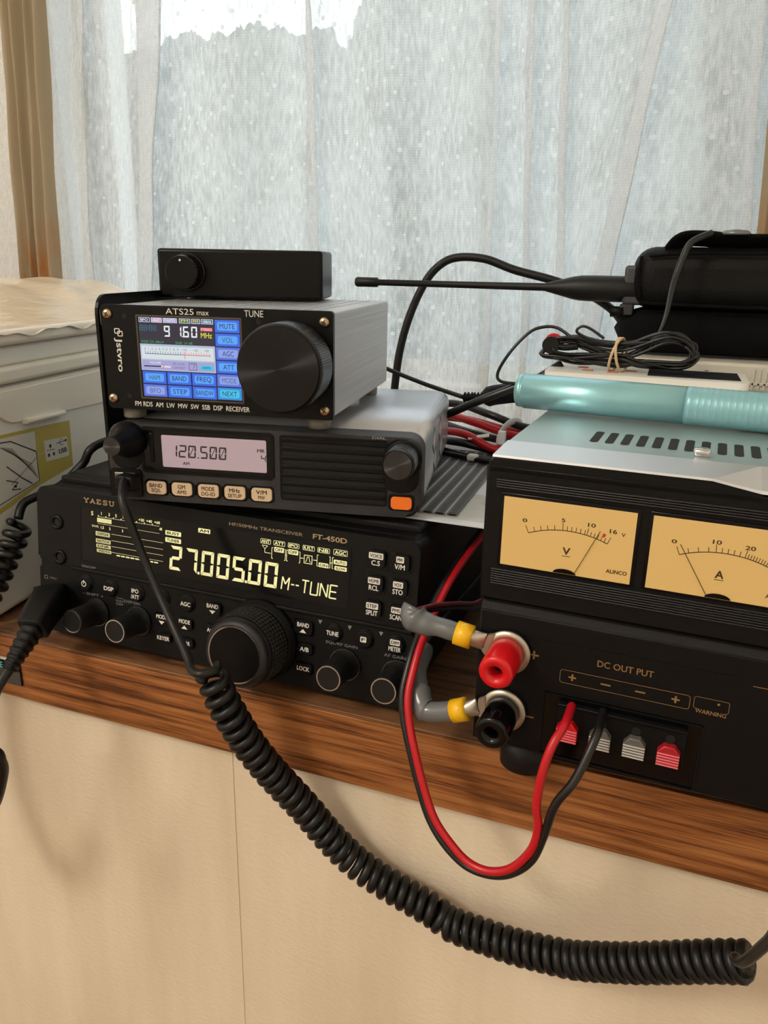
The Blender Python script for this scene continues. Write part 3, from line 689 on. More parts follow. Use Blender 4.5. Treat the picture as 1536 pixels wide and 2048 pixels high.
b = MB(); b.prism(rrect(89.2, 142, 5.2, 37.6, 1.6), -0.2, 1, HOLE); b.frame(89.2, 142, 5.2, 37.6, 0.9, BLK, -0.5, 1.6)
for k in range(7):
    z = 8.2 + k * 4.35; b.box(90, 141.2, -0.7, 0.6, z, z + 1.9, BLK, 0.35)
b.build('speaker_grille', mr)
TK = [('BAND', 'SQL'), ('GM', 'AMS'), ('MODE', 'DG-ID'), ('MHz', 'SETUP'), ('V/M', 'MW')]
for (x0, x1), (a, c) in zip(((19.6, 29.7), (33.0, 43.4), (46.9, 57.4), (60.7, 71.2), (74.6, 84.9)), TK):
    b = MB(); b.prism(rrect(x0 - 1, x1 + 1, 3.0, 11.3, 1.9), -0.3, 1, BLKG); b.prism(rrect(x0, x1, 3.9, 10.4, 1.5), -1.3, 1, KEYL, 0.4); o = b.build('button', mr, 'tan backlit button')
    m = MB(); xc = (x0 + x1) / 2; m.ctext(a, xc, 8.45, 2.1, INK, -1.36, 0.016, w=min(1.75 * len(a) + .4, 6.8)); m.ctext(c, xc, 5.75, 1.95, INK, -1.36, 0.012, w=min(1.6 * len(c) + .3, 7.2)); m.build('legend', o)
for x in (31.3, 45.1, 59.0, 72.9): MB().box(x - .5, x + .5, -0.9, 0.5, 4.5, 9.8, BLK, 0.3).build('divider', mr)
b = MB(); b.prism(rrect(142.8, 155.5, 3.4, 11.8, 2), -0.2, 1, BLK); b.prism(rrect(144.2, 154.2, 4.5, 10.5, 1.5), -1.3, 1, ORNG, 0.4); b.build('power_button', mr, 'orange power button')
b = MB(); b.text('DIAL', 136.2, 142.9, 37.4, 38.9, GRYL, -0.1, 0.01) if False else b.text('DIAL', 134.6, 141.2, 38.0, 39.2, mat('silver_lettering', (150, 150, 148), 0.5), -0.02 - 0.08, 0.01)
b.build('lettering', mr)
b = MB(); b.prism(rrect(139.6, 157.2, 12.4, 38.4, 7), -0.4, 1, BLK, 0.4)
b.lathe([(9.2, 0.4), (8.8, 1.4), (8.2, 1.8)], BLK, (149.6, 0, 29.4), seg=64)
b.lathe([(7.7, 1.8), (7.6, 14.6), (7.3, 15.0)], KNURL, (149.6, 0, 29.9), seg=128, ribs=1, ribd=0.3); dk = b.build('dial_knob', mr)
b = MB(); b.lathe([(7.1, 14.9), (6.9, 17.6), (6.5, 18.2)], BLKS, (149.6, 0, 30.3), seg=64); b.build('knob_skirt', dk)
b = MB(); b.disc(149.6, 30.3, 6.5, KFACE2, -18.25, 64); b.build('spun_cap', dk)
b = MB(); b.prism(rrect(1.5, 18, 15.8, 38.5, 7), -0.5, 1, BLK, 0.4); b.lathe([(9.0, 0.4), (8.6, 4), (6.2, 9), (4.9, 11.5), (4.7, 17), (4.3, 17.8)], BLK, (11.6, 0, 31.2), seg=56); vk = b.build('volume_knob', mr)
b = MB(); b.disc(11.6, 31.2, 4.3, KFACE2, -17.85, 48); b.build('spun_cap', vk)
b = MB(); b.prism(rrect(0.6, 17, 1.5, 16, 1.2), -1.4, 1, BLK, 0.5); b.box(3.0, 14.6, -1.9, 0, 5.5, 14.5, HOLE); b.box(3.4, 14.2, -2.6, 0, 12.6, 14.4, STEEL, 0.4); b.box(3.4, 4.6, -2.4, 0, 7, 13, STEEL, 0.2); b.box(13.0, 14.2, -2.4, 0, 7, 13, STEEL, 0.2); b.build('microphone_jack', mr)

# bracket
br = MB(); pts = [(0, 0), (108, 0), (108, 101)]
pts += [(9 - 9 * math.sin(math.radians(a)), 92 + 9 * math.cos(math.radians(a))) for a in (0, 18, 36, 54, 72, 90)]
Tb = Matrix.Rotation(PI / 2, 4, 'Z')
hole = rrect(2.0, 5.0, 86.0, 95.0, 1.4)
vs = []
n1 = len(pts)
bm_ = br
def plate(mb, outer, holes, x0, x1, m):
    ov = [[mb.bm.verts.new(Vector((x, y, z)) * S) for y, z in outer] for x in (x0, x1)]
    hv = [[[mb.bm.verts.new(Vector((x, y, z)) * S) for y, z in h] for x in (x0, x1)] for h in holes]
    i = mb.mi(m)
    for sd in (0, 1):
        es = []
        for loop in [ov[sd]] + [h[sd] for h in hv]:
            es += [mb.bm.edges.new((loop[k], loop[(k + 1) % len(loop)])) for k in range(len(loop))]
        r = bmesh.ops.triangle_fill(mb.bm, edges=es, use_beauty=True)
        for g_ in r['geom']:
            if isinstance(g_, bmesh.types.BMFace): g_.material_index = i
    for lp in [ov] + hv:
        n = len(lp[0])
        for k in range(n): mb.bm.faces.new((lp[0][k], lp[0][(k + 1) % n], lp[1][(k + 1) % n], lp[1][k])).material_index = i
plate(br, pts, [hole, rrect(60, 100, 83, 88, 2.4)], -4.6, -3.0, BLKS)
br.box(-4.6, 22, 60, 106, 0.0, 0.01, BLKS) if False else None
o = br.build('mounting_bracket'); o.location = Vector((MX, MY, 93.5)) * S + Vector((-0.0007, 0.006, 0)); o.rotation_euler = (0, 0, MYAW)
tag(o, 'black metal mounting bracket plate standing upright left of the stacked radios', 'bracket')

# ------------------------------------------------------------------ small receiver with the big tuning knob
AX, AY, AZ, AYAW, AW, AH, AD = -265.58, 9.5, 139.8, 0.1569, 116.5, 50.3, 127.4
ats = thing('desktop_receiver', 'small aluminium receiver with colour touchscreen and huge tuning knob', 'radio', (AX, AY, AZ - 6), AYAW)
TA = Matrix.Translation((0, 0, 6))
b = MB(TA); b.prism(rrect(0.6, AW - 0.4, 0.8, AH - 0.6, 1.6), 3, AD, ALUM, 0, smooth_sides=False)
for k in range(14): b.box(6 + k * 7.6, 7.2 + k * 7.6, 6, AD - 4, AH - 0.7, AH - 0.35, ALUM, 0.12)
b.build('aluminium_case', ats)
b = MB(TA); b.prism(rrect(0, AW, 0, AH, 1.6), 0, 3, BLKS, 0.5); b.build('front_panel', ats)
for x, z in ((3.6, 45.9), (112.4, 45.3), (3.2, 5.0), (112.5, 4.4)):
    b = MB(TA); b.lathe([(2.5, 0), (2.4, 0.7), (1.7, 1.5), (0.5, 1.7)], NICK, (x, 0, z), seg=28)
    for q in range(2): b.box(-1.2, 1.2, -1.78, -1.6, -0.22, 0.22, INK, T=Matrix.Translation((x, 0, z)) @ Matrix.Rotation(0.5 + q * PI / 2, 4, 'Y'))
    b.build('screw', ats)
for x, z in ((12.2, 45.0), (11.7, 6.5), (80.6, 44.6)):
    b = MB(TA); b.ring(x, z, 1.5, 0.4, BLKG, -0.06); b.disc(x, z, 1.1, HOLE, -0.05); b.build('screw_hole', ats)
for x in (9, 107):
    for y in (9, 116): MB().lathe([(5.2, 0.3), (5.6, 1), (5.6, 6.2)], FOOTP, (x, y, 0), 'z', 28).build('foot', ats)
b = MB(TA); b.frame(18.2, 72.2, 5.6, 46.0, 0.8, mat('bronze_bezel', (86, 80, 70), 0.35, 0.6), -0.15, 0.6); b.rect(19.0, 71.5, 6.4, 45.3, BLKG, -0.1); scn = b.build('touchscreen', ats, 'lit colour touchscreen')
s = MB(TA); Y = -0.16
s.rect(19.6, 58.4, 19.6, 45.0, S_BG, Y)
s.rect(19.6, 58.4, 19.7, 32.4, S_PAN, Y - .02); s.rect(20.2, 57.6, 25.2, 31.4, S_MET, Y - .04); s.rect(20.2, 57.8, 20.2, 24.6, S_LIL, Y - .04)
def sbtn(x0, x1, z0, z1, t, a, c, tx, w):
    s.rect(x0, x1, z0, z1, S_LINE, Y - .02); s.rect(x0 + .3, x1 - .3, z0 + .3, z1 - .3, a, Y - .04); s.rect(x0 + 1.4, x1 - 1.4, z0 + 1.2, z1 - 1.2, c, Y - .06, 0.9)
    s.ctext(t, (x0 + x1) / 2, (z0 + z1) / 2, 2.5, tx, Y - .1, 0.0, w=w)
for k, (t, a, c, tx, w) in enumerate((('MUTE', S_BLUE, S_BLUL, S_TXT, 7.6), ('VOL', S_BLUE, S_BLUL, S_TEAL, 5.6), ('AGC', S_IND, S_INDL, S_TXT, 5.8), ('ATT', S_BLUE, S_BLUL, S_TXT, 5.6), ('MODE', S_IND, S_INDL, S_GTX, 7.4), ('NEXT', S_CYAN, S_CYAL, S_TXT, 7.4))):
    sbtn(58.6, 71.3, 38.8 - k * 6.36, 45.0 - k * 6.36, t, a, c, tx, w)
for k, (t, a, c, tx, w) in enumerate((('HAM', S_BLUE, S_BLUL, S_TEAL, 5.6), ('BAND', S_BLUE, S_BLUL, S_TXT, 7.4), ('FREQ', S_BLUE, S_BLUL, S_TXT, 7.4))): sbtn(19.8 + k * 12.95, 32.5 + k * 12.95, 13.2, 19.4, t, a, c, tx, w)
for k, (t, a, c, tx, w) in enumerate((('BFO', S_IND, S_INDL, S_GTX, 5.6), ('STEP', S_BLUE, S_BLUL, S_TXT, 7.4), ('BANDW', S_BLUE, S_BLUL, S_TXT, 9.2))): sbtn(19.8 + k * 12.95, 32.5 + k * 12.95, 6.8, 13.0, t, a, c, tx, w)
for x0, x1, t, a in ((19.9, 25.6, 'BFO', S_TXT), (26.3, 31.9, 'AGC', S_PNK), (32.5, 39.6, 'P AUTO', S_LIL), (40.8, 46.4, 'FM', S_TEAL), (47.0, 51.4, 'FM', S_GTX), (52.0, 58.0, '100kHz', S_DIM)):
    s.frame(x0, x1, 42.6, 44.8, 0.22, S_WHT, Y - .04); s.rect(x0 + .22, x1 - .22, 42.8, 44.6, a, Y - .05); s.text(t, x0 + .9, x1 - .9, 43.1, 44.3, S_YEL if t == 'FM' else S_WHT, Y - .1, 0.01)
for ch, x in zip('8888', (20.2, 22.3, 25.0, 27.1)): seg7(s, ch, x, 38.6, 1.6, 2.6, 0.28, S_DIM, Y - .04, 0.0)
for z in (39.2, 40.3): s.rect(24.2, 24.6, z, z + .4, S_DIM, Y - .04)
for ch, x in zip('9160', (32.6, 38.6, 42.4, 46.6)): seg7(s, ch, x, 36.1, 3.0, 5.1, 0.7, S_WHT, Y - .04, 0.03)
s.rect(42.0, 42.5, 36.1, 36.7, S_WHT, Y - .04)
s.rect(51.4, 57.5, 39.3, 40.9, S_RED, Y - .04); s.text('STEREO', 51.7, 57.2, 39.5, 40.7, S_WHT, Y - .1); s.text('MHz', 51.5, 57.2, 36.1, 38.6, S_YEL, Y - .04, 0.01)
s.text('RSSI 24 dBuV', 20.6, 32.4, 32.9, 34.0, S_GRN, Y - .04); s.text('SNR 14 dB', 38.2, 47.0, 32.8, 33.9, S_GRN, Y - .04)
for k in range(26): s.rect(22.0 + k * 1.33, 22.18 + k * 1.33, 27.7, 28.9 if k % 2 else 29.2, S_TXT if k < 15 else S_RED, Y - .06)
s.rect(22, 42, 27.6, 27.85, S_TXT, Y - .06); s.rect(42, 56.2, 27.6, 27.9, S_RED, Y - .06); s.rect(42.6, 42.85, 25.8, 29.2, S_RED, Y - .07)
for k in range(10): s.ctext(str(k), 22.1 + k * 1.9, 30.1, 1.1, S_GTX, Y - .06)
for t, x in (('+10', 42.6), ('+30', 48.4), ('+50', 54)): s.ctext(t, x, 30.1, 1.1, S_GTX, Y - .06)
s.text('VOLUME', 24, 30, 23.0, 24.0, S_WHT, Y - .06); s.rect(21, 35, 21.3, 22.2, S_MET, Y - .05); s.rect(21, 30, 21.4, 22.1, S_TXT, Y - .06); s.rect(31, 31.4, 21, 22.5, S_RED, Y - .07)
s.text('BT LOCK', 36.5, 42.5, 22.8, 23.8, S_GTX, Y - .06); s.text('LOW BAT', 36.5, 42.5, 21.0, 22.0, S_GTX, Y - .06); s.frame(44.6, 48.6, 20.6, 24.2, 0.2, S_TXT, Y - .06); s.stroke([(45.3, 23.4), (47.9, 23.4), (46.6, 21.4)], 0.2, S_TXT, Y - .06)
s.rect(50.4, 57.0, 20.9, 23.2, S_CYAL, Y - .06); s.text('100%', 51.6, 55.8, 21.5, 22.6, S_TXT, Y - .1)
s.build('screen_image', scn)
l = MB(TA); Y = -0.06
l.text('ATS25', 34.0, 48.4, 46.6, 49.4, WHTL, Y); l.text('max', 50.0, 56.0, 46.6, 48.3, WHTL, Y); l.text('TUNE', 73.7, 83.0, 46.6, 49.6, WHTL, Y)
l.text('FM RDS  AM  LW  MW  SW  SSB  DSP  RECEIVER', 14.6, 74.8, 1.7, 4.1, WHTL, Y, 0.012)
l.text('Jstvro', 6.0, 10.2, 18.2, 34.6, WHTL, Y, 0.014, rot=-90)
l.frame(6.4, 9.4, 36.6, 39.2, 0.45, WHTL, Y, 0.6); l.frame(8.0, 10.8, 35.3, 38.0, 0.45, WHTL, Y - .01, 0.6)
l.build('lettering', ats, 'white printed lettering')
kx, kz = 97.2, 25.8
b = MB(TA); b.lathe([(10, 0), (10, 3), (20.0, 3.2), (20.2, 4), (20.2, 19.6), (19.8, 20.6), (19.0, 21.2)], KNURL, (kx, 0, kz), seg=240, ribs=1, ribd=0.22, ribr=(2, 4)); kn = b.build('tuning_knob', ats)
b = MB(TA); b.lathe([(19.3, 21.0), (19.2, 21.8), (18.7, 22.1)], BLKS, (kx, 0, kz), seg=96, cap=False); b.disc(kx, kz, 18.75, KFACE, -22.1, 96); b.build('spun_face', kn)
b = MB(TA); b.disc(99.2, 38.0, 0.85, HOLE, -22.16); b.ring(99.2, 38.0, 1.1, 0.25, BLKS, -22.15); b.build('index_dot', kn)

# ------------------------------------------------------------------ small box with a knob on top
BX, BY, BZ, BYAW, BW, BH, BD = -281.14, 77.9, 190.6, 0.3146, 93.1, 26.6, 48.2
bo = thing('control_box', 'small plain black box with one knob, topmost of the stack', 'box', (BX, BY, BZ), BYAW)
b = MB(); b.box(0, BW, 0, BD, 0, BH, BLKS, 1.8, 3); b.build('box_shell', bo)
b = MB(); b.lathe([(10.6, 0), (10.4, 1.2), (9.6, 2.0)], BLKG, (17, 0, 14.0), seg=48); b.lathe([(9.3, 2.0), (9.1, 11.5), (8.7, 12.2)], BLKG, (17, 0, 14.0), seg=96, ribs=1, ribd=0.35); kn = b.build('knob', bo)
b = MB(); b.disc(17, 14.0, 8.6, BLKS, -12.25, 48); b.build('knob_face', kn)
b = MB(); b.disc(16.6, 20.4, 0.6, WHTL, -12.3); b.build('index_dot', kn, 'white index dot')

# ------------------------------------------------------------------ power supply
PX, PY, PZ, PYAW, PW, PH, PD = -65.3, -16.97, 15.56, -0.0399, 180.0, 127.5, 232.0
ps = thing('power_supply', 'big black bench power supply with two yellow dial meters on the right', 'power supply', (PX, PY, 0), PYAW)
TS = Matrix.Translation((0, 0, PZ))
b = MB(TS); b.box(1.5, PW - 1.5, 26, PD, 0.5, PH - 1.5, LIDM, 1.5); b.build('case', ps)
b = MB(TS)
prof = [(24, PH - 0.3), (25, PH - 0.2), (PD, PH - 0.2), (PD, PH - 1.6), (25, PH - 1.6), (24, PH - 1.5)]
b.prism(prof, 0, 1, LIDM) if False else b.raw([(x, y, z) for x in (2.5, PW - 2.5) for y, z in prof], [tuple(range(6)), tuple(range(11, 5, -1))] + [(i, (i + 1) % 6, 6 + (i + 1) % 6, 6 + i) for i in range(6)], LIDM)
lp_ = MB(TS); lp_.raw([(2.0, 0.6, PH - 1.9), (81, 0.6, PH - 1.9), (97, 0.6, PH - 4.6), (PW - 2, 0.6, PH - 4.8), (2.0, 1.2, PH - 1.1), (81, 1.2, PH - 1.1), (97, 1.2, PH - 3.6), (PW - 2, 1.2, PH - 3.6), (2.0, 24, PH), (81, 24, PH), (97, 24, PH), (PW - 2, 24, PH)],
       [(0, 1, 5, 4), (1, 2, 6, 5), (2, 3, 7, 6), (4, 5, 9, 8), (5, 6, 10, 9), (6, 7, 11, 10)], mat('front_lip_pale_steel', (216, 218, 222), 0.34, 0.8)); lp_.build('front_lip', ps, 'pale grey steel lip')  # lip coloured paler than the top cover
lid = b.build('top_cover', ps, 'blue-grey painted steel cover')
for k in range(18):
    x = 32.6 + k * 6.15
    b = MB(TS); pl = rrect(x, x + 3.5, 0, 23, 1.7); b.raw([(q[0], 37.6 + q[1] * 1.0, PH - 0.12) for q in pl], [tuple(range(len(pl)))], HOLE); b.build('vent_slot', lid)
b = MB(TS); b.box(73, 79.5, 29.5, 34.5, PH - 0.5, PH + 3.0, CHRM, 1.2); b.build('clip', ps, 'shiny steel clip')
b = MB(TS)
RIBM = mat('rib_highlight_plastic', (38, 38, 39), 0.38, spec=0.45)  # lightened to paint grey highlights along the bezel ribs
b.box(0, PW, 3.2, 24, 0, PH - 6, BLK, 2.0)                                        # meter bezel
b.box(0, PW, 0.6, 24, 66, PH - 5.2, BLK, 1.2); b.prism([(0.8, PH - 8), (98, PH - 8), (98, PH - 5), (81, PH - 2.1), (3, PH - 2.1), (0.8, PH - 4)], 0.6, 3.0, BLK, 0.4); b.box(0.9, 2.2, 2.5, 24, PH - 8, PH - 3.4, BLK)
for k in range(4): b.box(4.5, PW - 4, -0.4, 2, 113.8 + k * 0.95, 114.4 + k * 0.95, RIBM, 0.2)
for k in range(7): b.box(4.5, PW - 4, -0.4, 2, 73.6 + k * 1.0, 74.2 + k * 1.0, RIBM, 0.2)
b.box(2.5, PW - 2, 0.2, 2, 121.6, 122.1, BLKG, 0.1); b.box(2.0, PW - 2, 0.2, 2, 65.9, 66.5, BLKG)
b.box(PW + 2.2 - 2.6, PW, 2, 24, 8, 120, BLK)
bez = b.build('front_bezel', ps)
b = MB(TS)
b.prism([(1.0, 0.5), (PW - 1, 0.5), (PW - 1, 62), (1.0, 62)], -0.2, 20, BLK, 1.0)
b.raw([(1.5, -0.15, 62), (PW - 1.5, -0.15, 62), (PW - 1.5, 2.4, 67.0), (1.5, 2.4, 67.0)], [(0, 1, 2, 3)], BLKT)
b.stroke([(6.6, 53.2), (99, 53.6)], 0.25, BLKG, -0.24)
b.build('terminal_panel', ps)
def meter(x0, x1, z0, z1, items):
    b = MB(TS); b.box(x0 - 1.2, x1 + 1.2, -0.2, 2.5, z0 - 1.0, z1 + 1.4, BLKG, 0.3); b.build('meter_surround', ps)
    b = MB(TS); b.rect(x0, x1, z0, z1, AMB, -0.28); m = b.build('meter_face', ps, 'lit yellow meter face')
    return m
def arc_meter(face, cx, cz, r, a0, a1, ticks, texts, unit, ux, uz, nee, logo):
    P = lambda a, rr: (cx + rr * math.sin(a), cz + rr * math.cos(a)); y = -0.36
    m = MB(TS); n = 40
    m.stroke([P(a0 + (a1 - a0) * i / n, r) for i in range(n + 1)], 0.32, BRNL, y)
    for f, ln in ticks: a = a0 + (a1 - a0) * f; m.stroke([P(a, r), P(a, r + ln)], 0.24, BRNL, y)
    for t, x, z, h, w in texts: m.ctext(t, x, z, h, BRNL, y, 0.015, w=w)
    m.ctext(unit, ux, uz, 3.0, BRNL, y, 0.02, w=3.0); m.rect(ux - 1.6, ux + 1.6, uz - 2.2, uz - 1.95, BRNL, y)
    if logo: m.text('ALINCO', *logo, BRNL, y, 0.02)
    m.build('dial_scale', face)
    (xa, za), (xb, zb) = nee
    b = MB(TS); d_ = math.hypot(xb - xa, zb - za); nx, nz = -(zb - za) / d_ * 0.13, (xb - xa) / d_ * 0.13
    b.raw([(xa - nx, -0.7, za - nz), (xb - nx, -0.7, zb - nz), (xb + nx, -0.7, zb + nz), (xa + nx, -0.7, za + nz), (xa, -0.95, za), (xb, -0.95, zb)], [(0, 1, 5, 4), (4, 5, 2, 3), (0, 3, 2, 1)], BRNL); b.build('needle', face)
    b = MB(TS); b.flat([(cx + 4.4 * math.cos(PI * i / 16) , 82.9 + 1.9 * math.sin(PI * i / 16)) for i in range(17)], BLKG, -0.8); b.build('pivot_cover', face)
m1 = meter(8.0, 57.8, 82.6, 110.8, None)
tk = [(0, 2.9), (.5, 0)]
import itertools
volt = [(0, 3.2)] + [(0.085 * i, 1.9) for i in range(1, 5)] + [(.44, 3.0)] + [(.44 + 0.0533 * i, 1.9) for i in range(1, 6)] + [(.735, 2.8)] + [(.735 + .044 * i, 1.8) for i in range(1, 6)] + [(1.0, 2.9)]
arc_meter(m1, 33.5, 61.0, 39.2, -0.395, 0.385, volt, [('0', 16.7, 102.1, 1.5, 1.9), ('5', 31.4, 104.2, 1.5, 1.5), ('10', 42.0, 103.8, 1.6, 2.9), ('16', 50.0, 102.5, 1.7, 2.7), ('V', 53.7, 101.7, 1.5, 1.5)], 'V', 33.5, 92.0, ((37.2, 83.4), (45.3, 102.0)), (48.8, 56.5, 85.9, 87.5))
b = MB(TS); b.flat([(46.0, 99.9), (47.0, 99.6), (47.6, 101.0), (46.5, 101.3)], mat('meter_red', (200, 60, 40), 0.5), -0.37); b.build('red_mark', m1)
m2 = meter(63.4, 113.2, 82.6, 110.8, None)
amp = [(0, 3.2)] + [(0.11 * i, 1.9) for i in range(1, 4)] + [(.41, 3.0)] + [(.41 + 0.064 * i, 1.9) for i in range(1, 5)] + [(.725, 2.8)] + [(.725 + .03 * i, 1.8) for i in range(1, 10)]
arc_meter(m2, 88.4, 61.0, 39.2, -0.385, 0.385, amp, [('0', 71.4, 102.1, 1.5, 1.9), ('10', 85.6, 104.0, 1.6, 3.0), ('20', 96.5, 103.4, 1.6, 3.4), ('30', 104, 102.4, 1.6, 3.2)], 'A', 87.9, 92.0, ((84.6, 83.4), (73.6, 101.4)), (103.6, 111.4, 85.9, 87.5))
# lettering on the terminal panel
l = MB(TS); Y = -0.3; PL = mat('bronze_lettering', (140, 106, 66), 0.5, spec=0.2)
def plus(x, z, r=1.5, w=0.75): l.rect(x - r, x + r, z - w / 2, z + w / 2, PL, Y); l.rect(x - w / 2, x + w / 2, z - r, z + r, PL, Y - .01)
l.text('DC OUT PUT', 49.6, 70.8, 46.2, 49.0, PL, Y, 0.012); l.frame(35.6, 84.9, 36.0, 42.0, 0.22, PL, Y, 1.2)
plus(40.6, 39.1); plus(79.7, 39.1); l.rect(51.7, 55.5, 38.7, 39.4, PL, Y); l.rect(64.8, 68.6, 38.7, 39.4, PL, Y); plus(24.6, 45.6, 1.9, 0.8); l.rect(22.2, 26.6, 16.6, 17.3, PL, Y)
l.frame(86.1, 98.6, 37.2, 42.4, 0.2, PL, Y, 1.0); l.rect(88, 97.5, 36.9, 37.6, BLK, Y - .02); l.text('WARNING', 87.0, 98.0, 35.6, 37.4, PL, Y, 0.02); l.disc(94.8, 40.7, 0.5, PL, Y); l.rect(105, 116, 50.9, 51.2, PL, Y)
l.build('lettering', ps, 'bronze printed lettering')
# binding posts
for z, m, lab in ((45.6, REDP, 'red binding post'), (18.6, BLKG, 'black binding post')):
    b = MB(TS); x = 14.2
    b.lathe([(8.2, 0.2), (8.0, 1.2), (5.4, 1.4), (5.4, 3.2)], STEEL, (x, 0, z), seg=40)
    b.lathe([(6.6, 3.2), (7.0, 4.5), (7.1, 9), (6.9, 20.5), (6.3, 21.6), (3.0, 21.6), (2.7, 14)], m, (x, 0, z), seg=44, cap=False)
    b.disc(x, z, 2.9, HOLE, -14.2); b.disc(x + .5, z - .4, 1.3, BRASS, -14.4); b.build('binding_post', ps, lab)
RIDGE = {'red': mat('red_ridge_highlight', (226, 120, 128), 0.3), 'grey': mat('grey_ridge_highlight', (196, 192, 184), 0.3)}  # paler than the tabs, painting highlights on their ridges
# push terminals in their recess
b = MB(TS); b.rect(29.8, 91.0, 1.2, 30.6, BLKG, -0.23, 1.0); b.frame(29.8, 91.0, 1.2, 30.6, 0.8, BLK, -0.9, 1.2); b.box(36.4, 85.6, -3.2, 0, 12.4, 28.0, BLK, 0.8); b.box(36.4, 85.6, -3.6, -2.8, 26.4, 28.0, BLKS, 0.3); tb = b.build('terminal_block', ps)
for x, m, lab in ((41.2, REDP, 'red spring tab'), (54.2, mat('grey_tab', (96, 94, 90), 0.35), 'grey spring tab'), (67.3, MATS['grey_tab'], 'grey spring tab'), (80.0, mat('deep_red_tab', (168, 28, 40), 0.35), 'red spring tab')):
    b = MB(TS); b.prism([(x - 4.2, 12.6), (x + 4.2, 12.6), (x + 4.2, 18.8), (x + 2.0, 21.6), (x - 2.0, 21.6), (x - 4.2, 18.8)], -6.4, -3, m, 0.5)
    for k in range(5): b.box(x - 4.1, x + 4.1, -6.9, -6.2, 13.3 + k * 1.2, 13.8 + k * 1.2, RIDGE['red' if 'red' in lab else 'grey'], 0.15)
    b.disc(x, 23.6, 1.9, HOLE, -3.68); b.build('spring_tab', tb, lab)
for x in (22, 158):
    for y in (14, 210): MB().lathe([(9.5, 0), (11.2, 1.2), (11.2, 16.5)], RUBM, (x, y, 0), 'z', 36).build('foot', ps)

# ------------------------------------------------------------------ cords in front
c = thing('microphone_cable', 'long black coiled cord hanging from the mobile radio across the front', 'cord', (-248.4, -4.0, 108.7))
O = Matrix.Translation((248.4, 4.0, -108.7))
b = MB(O); b.tube([(-248.6, 1.0, 107.0), (-247.8, -5.0, 107.2), (-245.2, -10.5, 104.6), (-240.2, -16.0, 97.3), (-229.5, -16.5, 70.0), (-212.3, -24.0, 47.4), (-197.2, -34.0, 36.7), (-190.5, -40.0, 33.2), (-184, -42.5, 34.0), (-179.5, -37, 34.5), (-183, -31, 33)], 2.05, RUBB, 12, 8); b.build('straight_lead', c)
b = MB(O); b.box(-253.8, -243.4, -5.5, 2.0, 101.8, 109.6, BLK, 1.2); b.build('plug', c)
CP = [(-184.5, -34.0, 30.3), (-181.0, -33.0, 18.7), (-177.3, -31.0, 8.0), (-172.5, -27.0, -6.0), (-165.2, -22.0, -21.6), (-158.6, -17.0, -34.5), (-148.4, -12.0, -49.9), (-136.9, -9.0, -65.3), (-124.7, -7.0, -77.5), (-112.2, -6.0, -85.0), (-96.4, -6.0, -90.4), (-80.4, -7.0, -94.6), (-71.8, -8.0, -97.9), (-55.7, -10.0, -97.0), (-40.2, -12.0, -95.4), (-25.5, -14.0, -92.3), (-11.4, -16.0, -88.4), (1.8, -19.0, -81.1), (14.5, -22.0, -73.4), (30.0, -25.0, -63.5), (44.6, -28.0, -54.0), (54.9, -31.0, -47.2)]
b = MB(O); b.tube(coil_points(CP, lambda t: 6.1 if t > .06 else 6.1 + (t - .06) * 8, 61, 18), 2.35, RUBB, 9, 1); b.build('coiled_section', c)
b = MB(O); b.tube([(54.7, -33.0, -47.2), (47.8, -40.0, -38.7), (49.8, -46.0, -33.9), (53.6, -58.0, -11.1), (56.9, -75.0, 18.8), (80, -125, 85), (130, -165, 80), (190, -185, -40), (215, -180, -240), (220, -160, -500)], 2.1, RUBB, 10, 6); b.build('trailing_lead', c)

c = thing('handset_cable', 'black coiled cable with ribbed plug at the left edge beside the ivory printer', 'cord', (-350, 40, 75))
O = Matrix.Translation((350, -40, -75))
b = MB(O); b.tube([(-300, 260, 100), (-318, 150, 104), (-328.4, 75.0, 102.5), (-335.5, 64.0, 90.5), (-344.7, 54.0, 78.5), (-350.6, 42.0, 74.6), (-354.6, 33.0, 71.3), (-353.7, 27.0, 64)], 2.6, RUBB, 10, 6); b.build('straight_lead', c)
CP2 = [(-351.7, 26.0, 61.9), (-354.3, 21.0, 49.9), (-356.2, 14.0, 38.8), (-358.2, 6.0, 26.4), (-362.4, -6.0, 13.9), (-370, -20.0, 0), (-387.3, -50.0, -10.1), (-391.9, -58.0, -26.9), (-388.7, -60.0, -56.2), (-379.0, -60.0, -83.0), (-365.7, -60.0, -99.5), (-349.6, -60.0, -88.3), (-336.5, -60.0, -65.6)]
b = MB(O); b.tube(coil_points(CP2, 5.6, 46, 16), 2.3, RUBB, 9, 1); b.build('coiled_section', c)
PLG = [(-317.5, 8, 26.5), (-311, 0, 28.5), (-306.5, -11, 27.0), (-303.9, -20, 22.8), (-303.4, -31.0, 15.0), (-304.0, -38.5, 8.0)]
b = MB(O); b.tube(PLG[:4], 6, BLK, 24, 8, rad=lambda t: (8.6 - 1.6 * t, 8.8 - 2.0 * t), sq=0.75); b.build('plug_body', c)
b = MB(O); b.tube(PLG[2:], 5, BLK, 24, 20, rad=lambda t: (6.9 - 3.8 * t) * (1.0 if int(t * 20) % 2 else 0.88), sq=0.5); b.build('strain_relief', c)
b = MB(O); b.tube([(-303.6, -36.0, 10.0), (-304.7, -46.0, 1.6), (-310.3, -54.0, -15.0), (-327.4, -60.0, -14.1), (-328.4, -60.0, -38.3), (-336.5, -60.0, -65.6)], 2.6, RUBB, 10, 8); b.build('plug_lead', c)

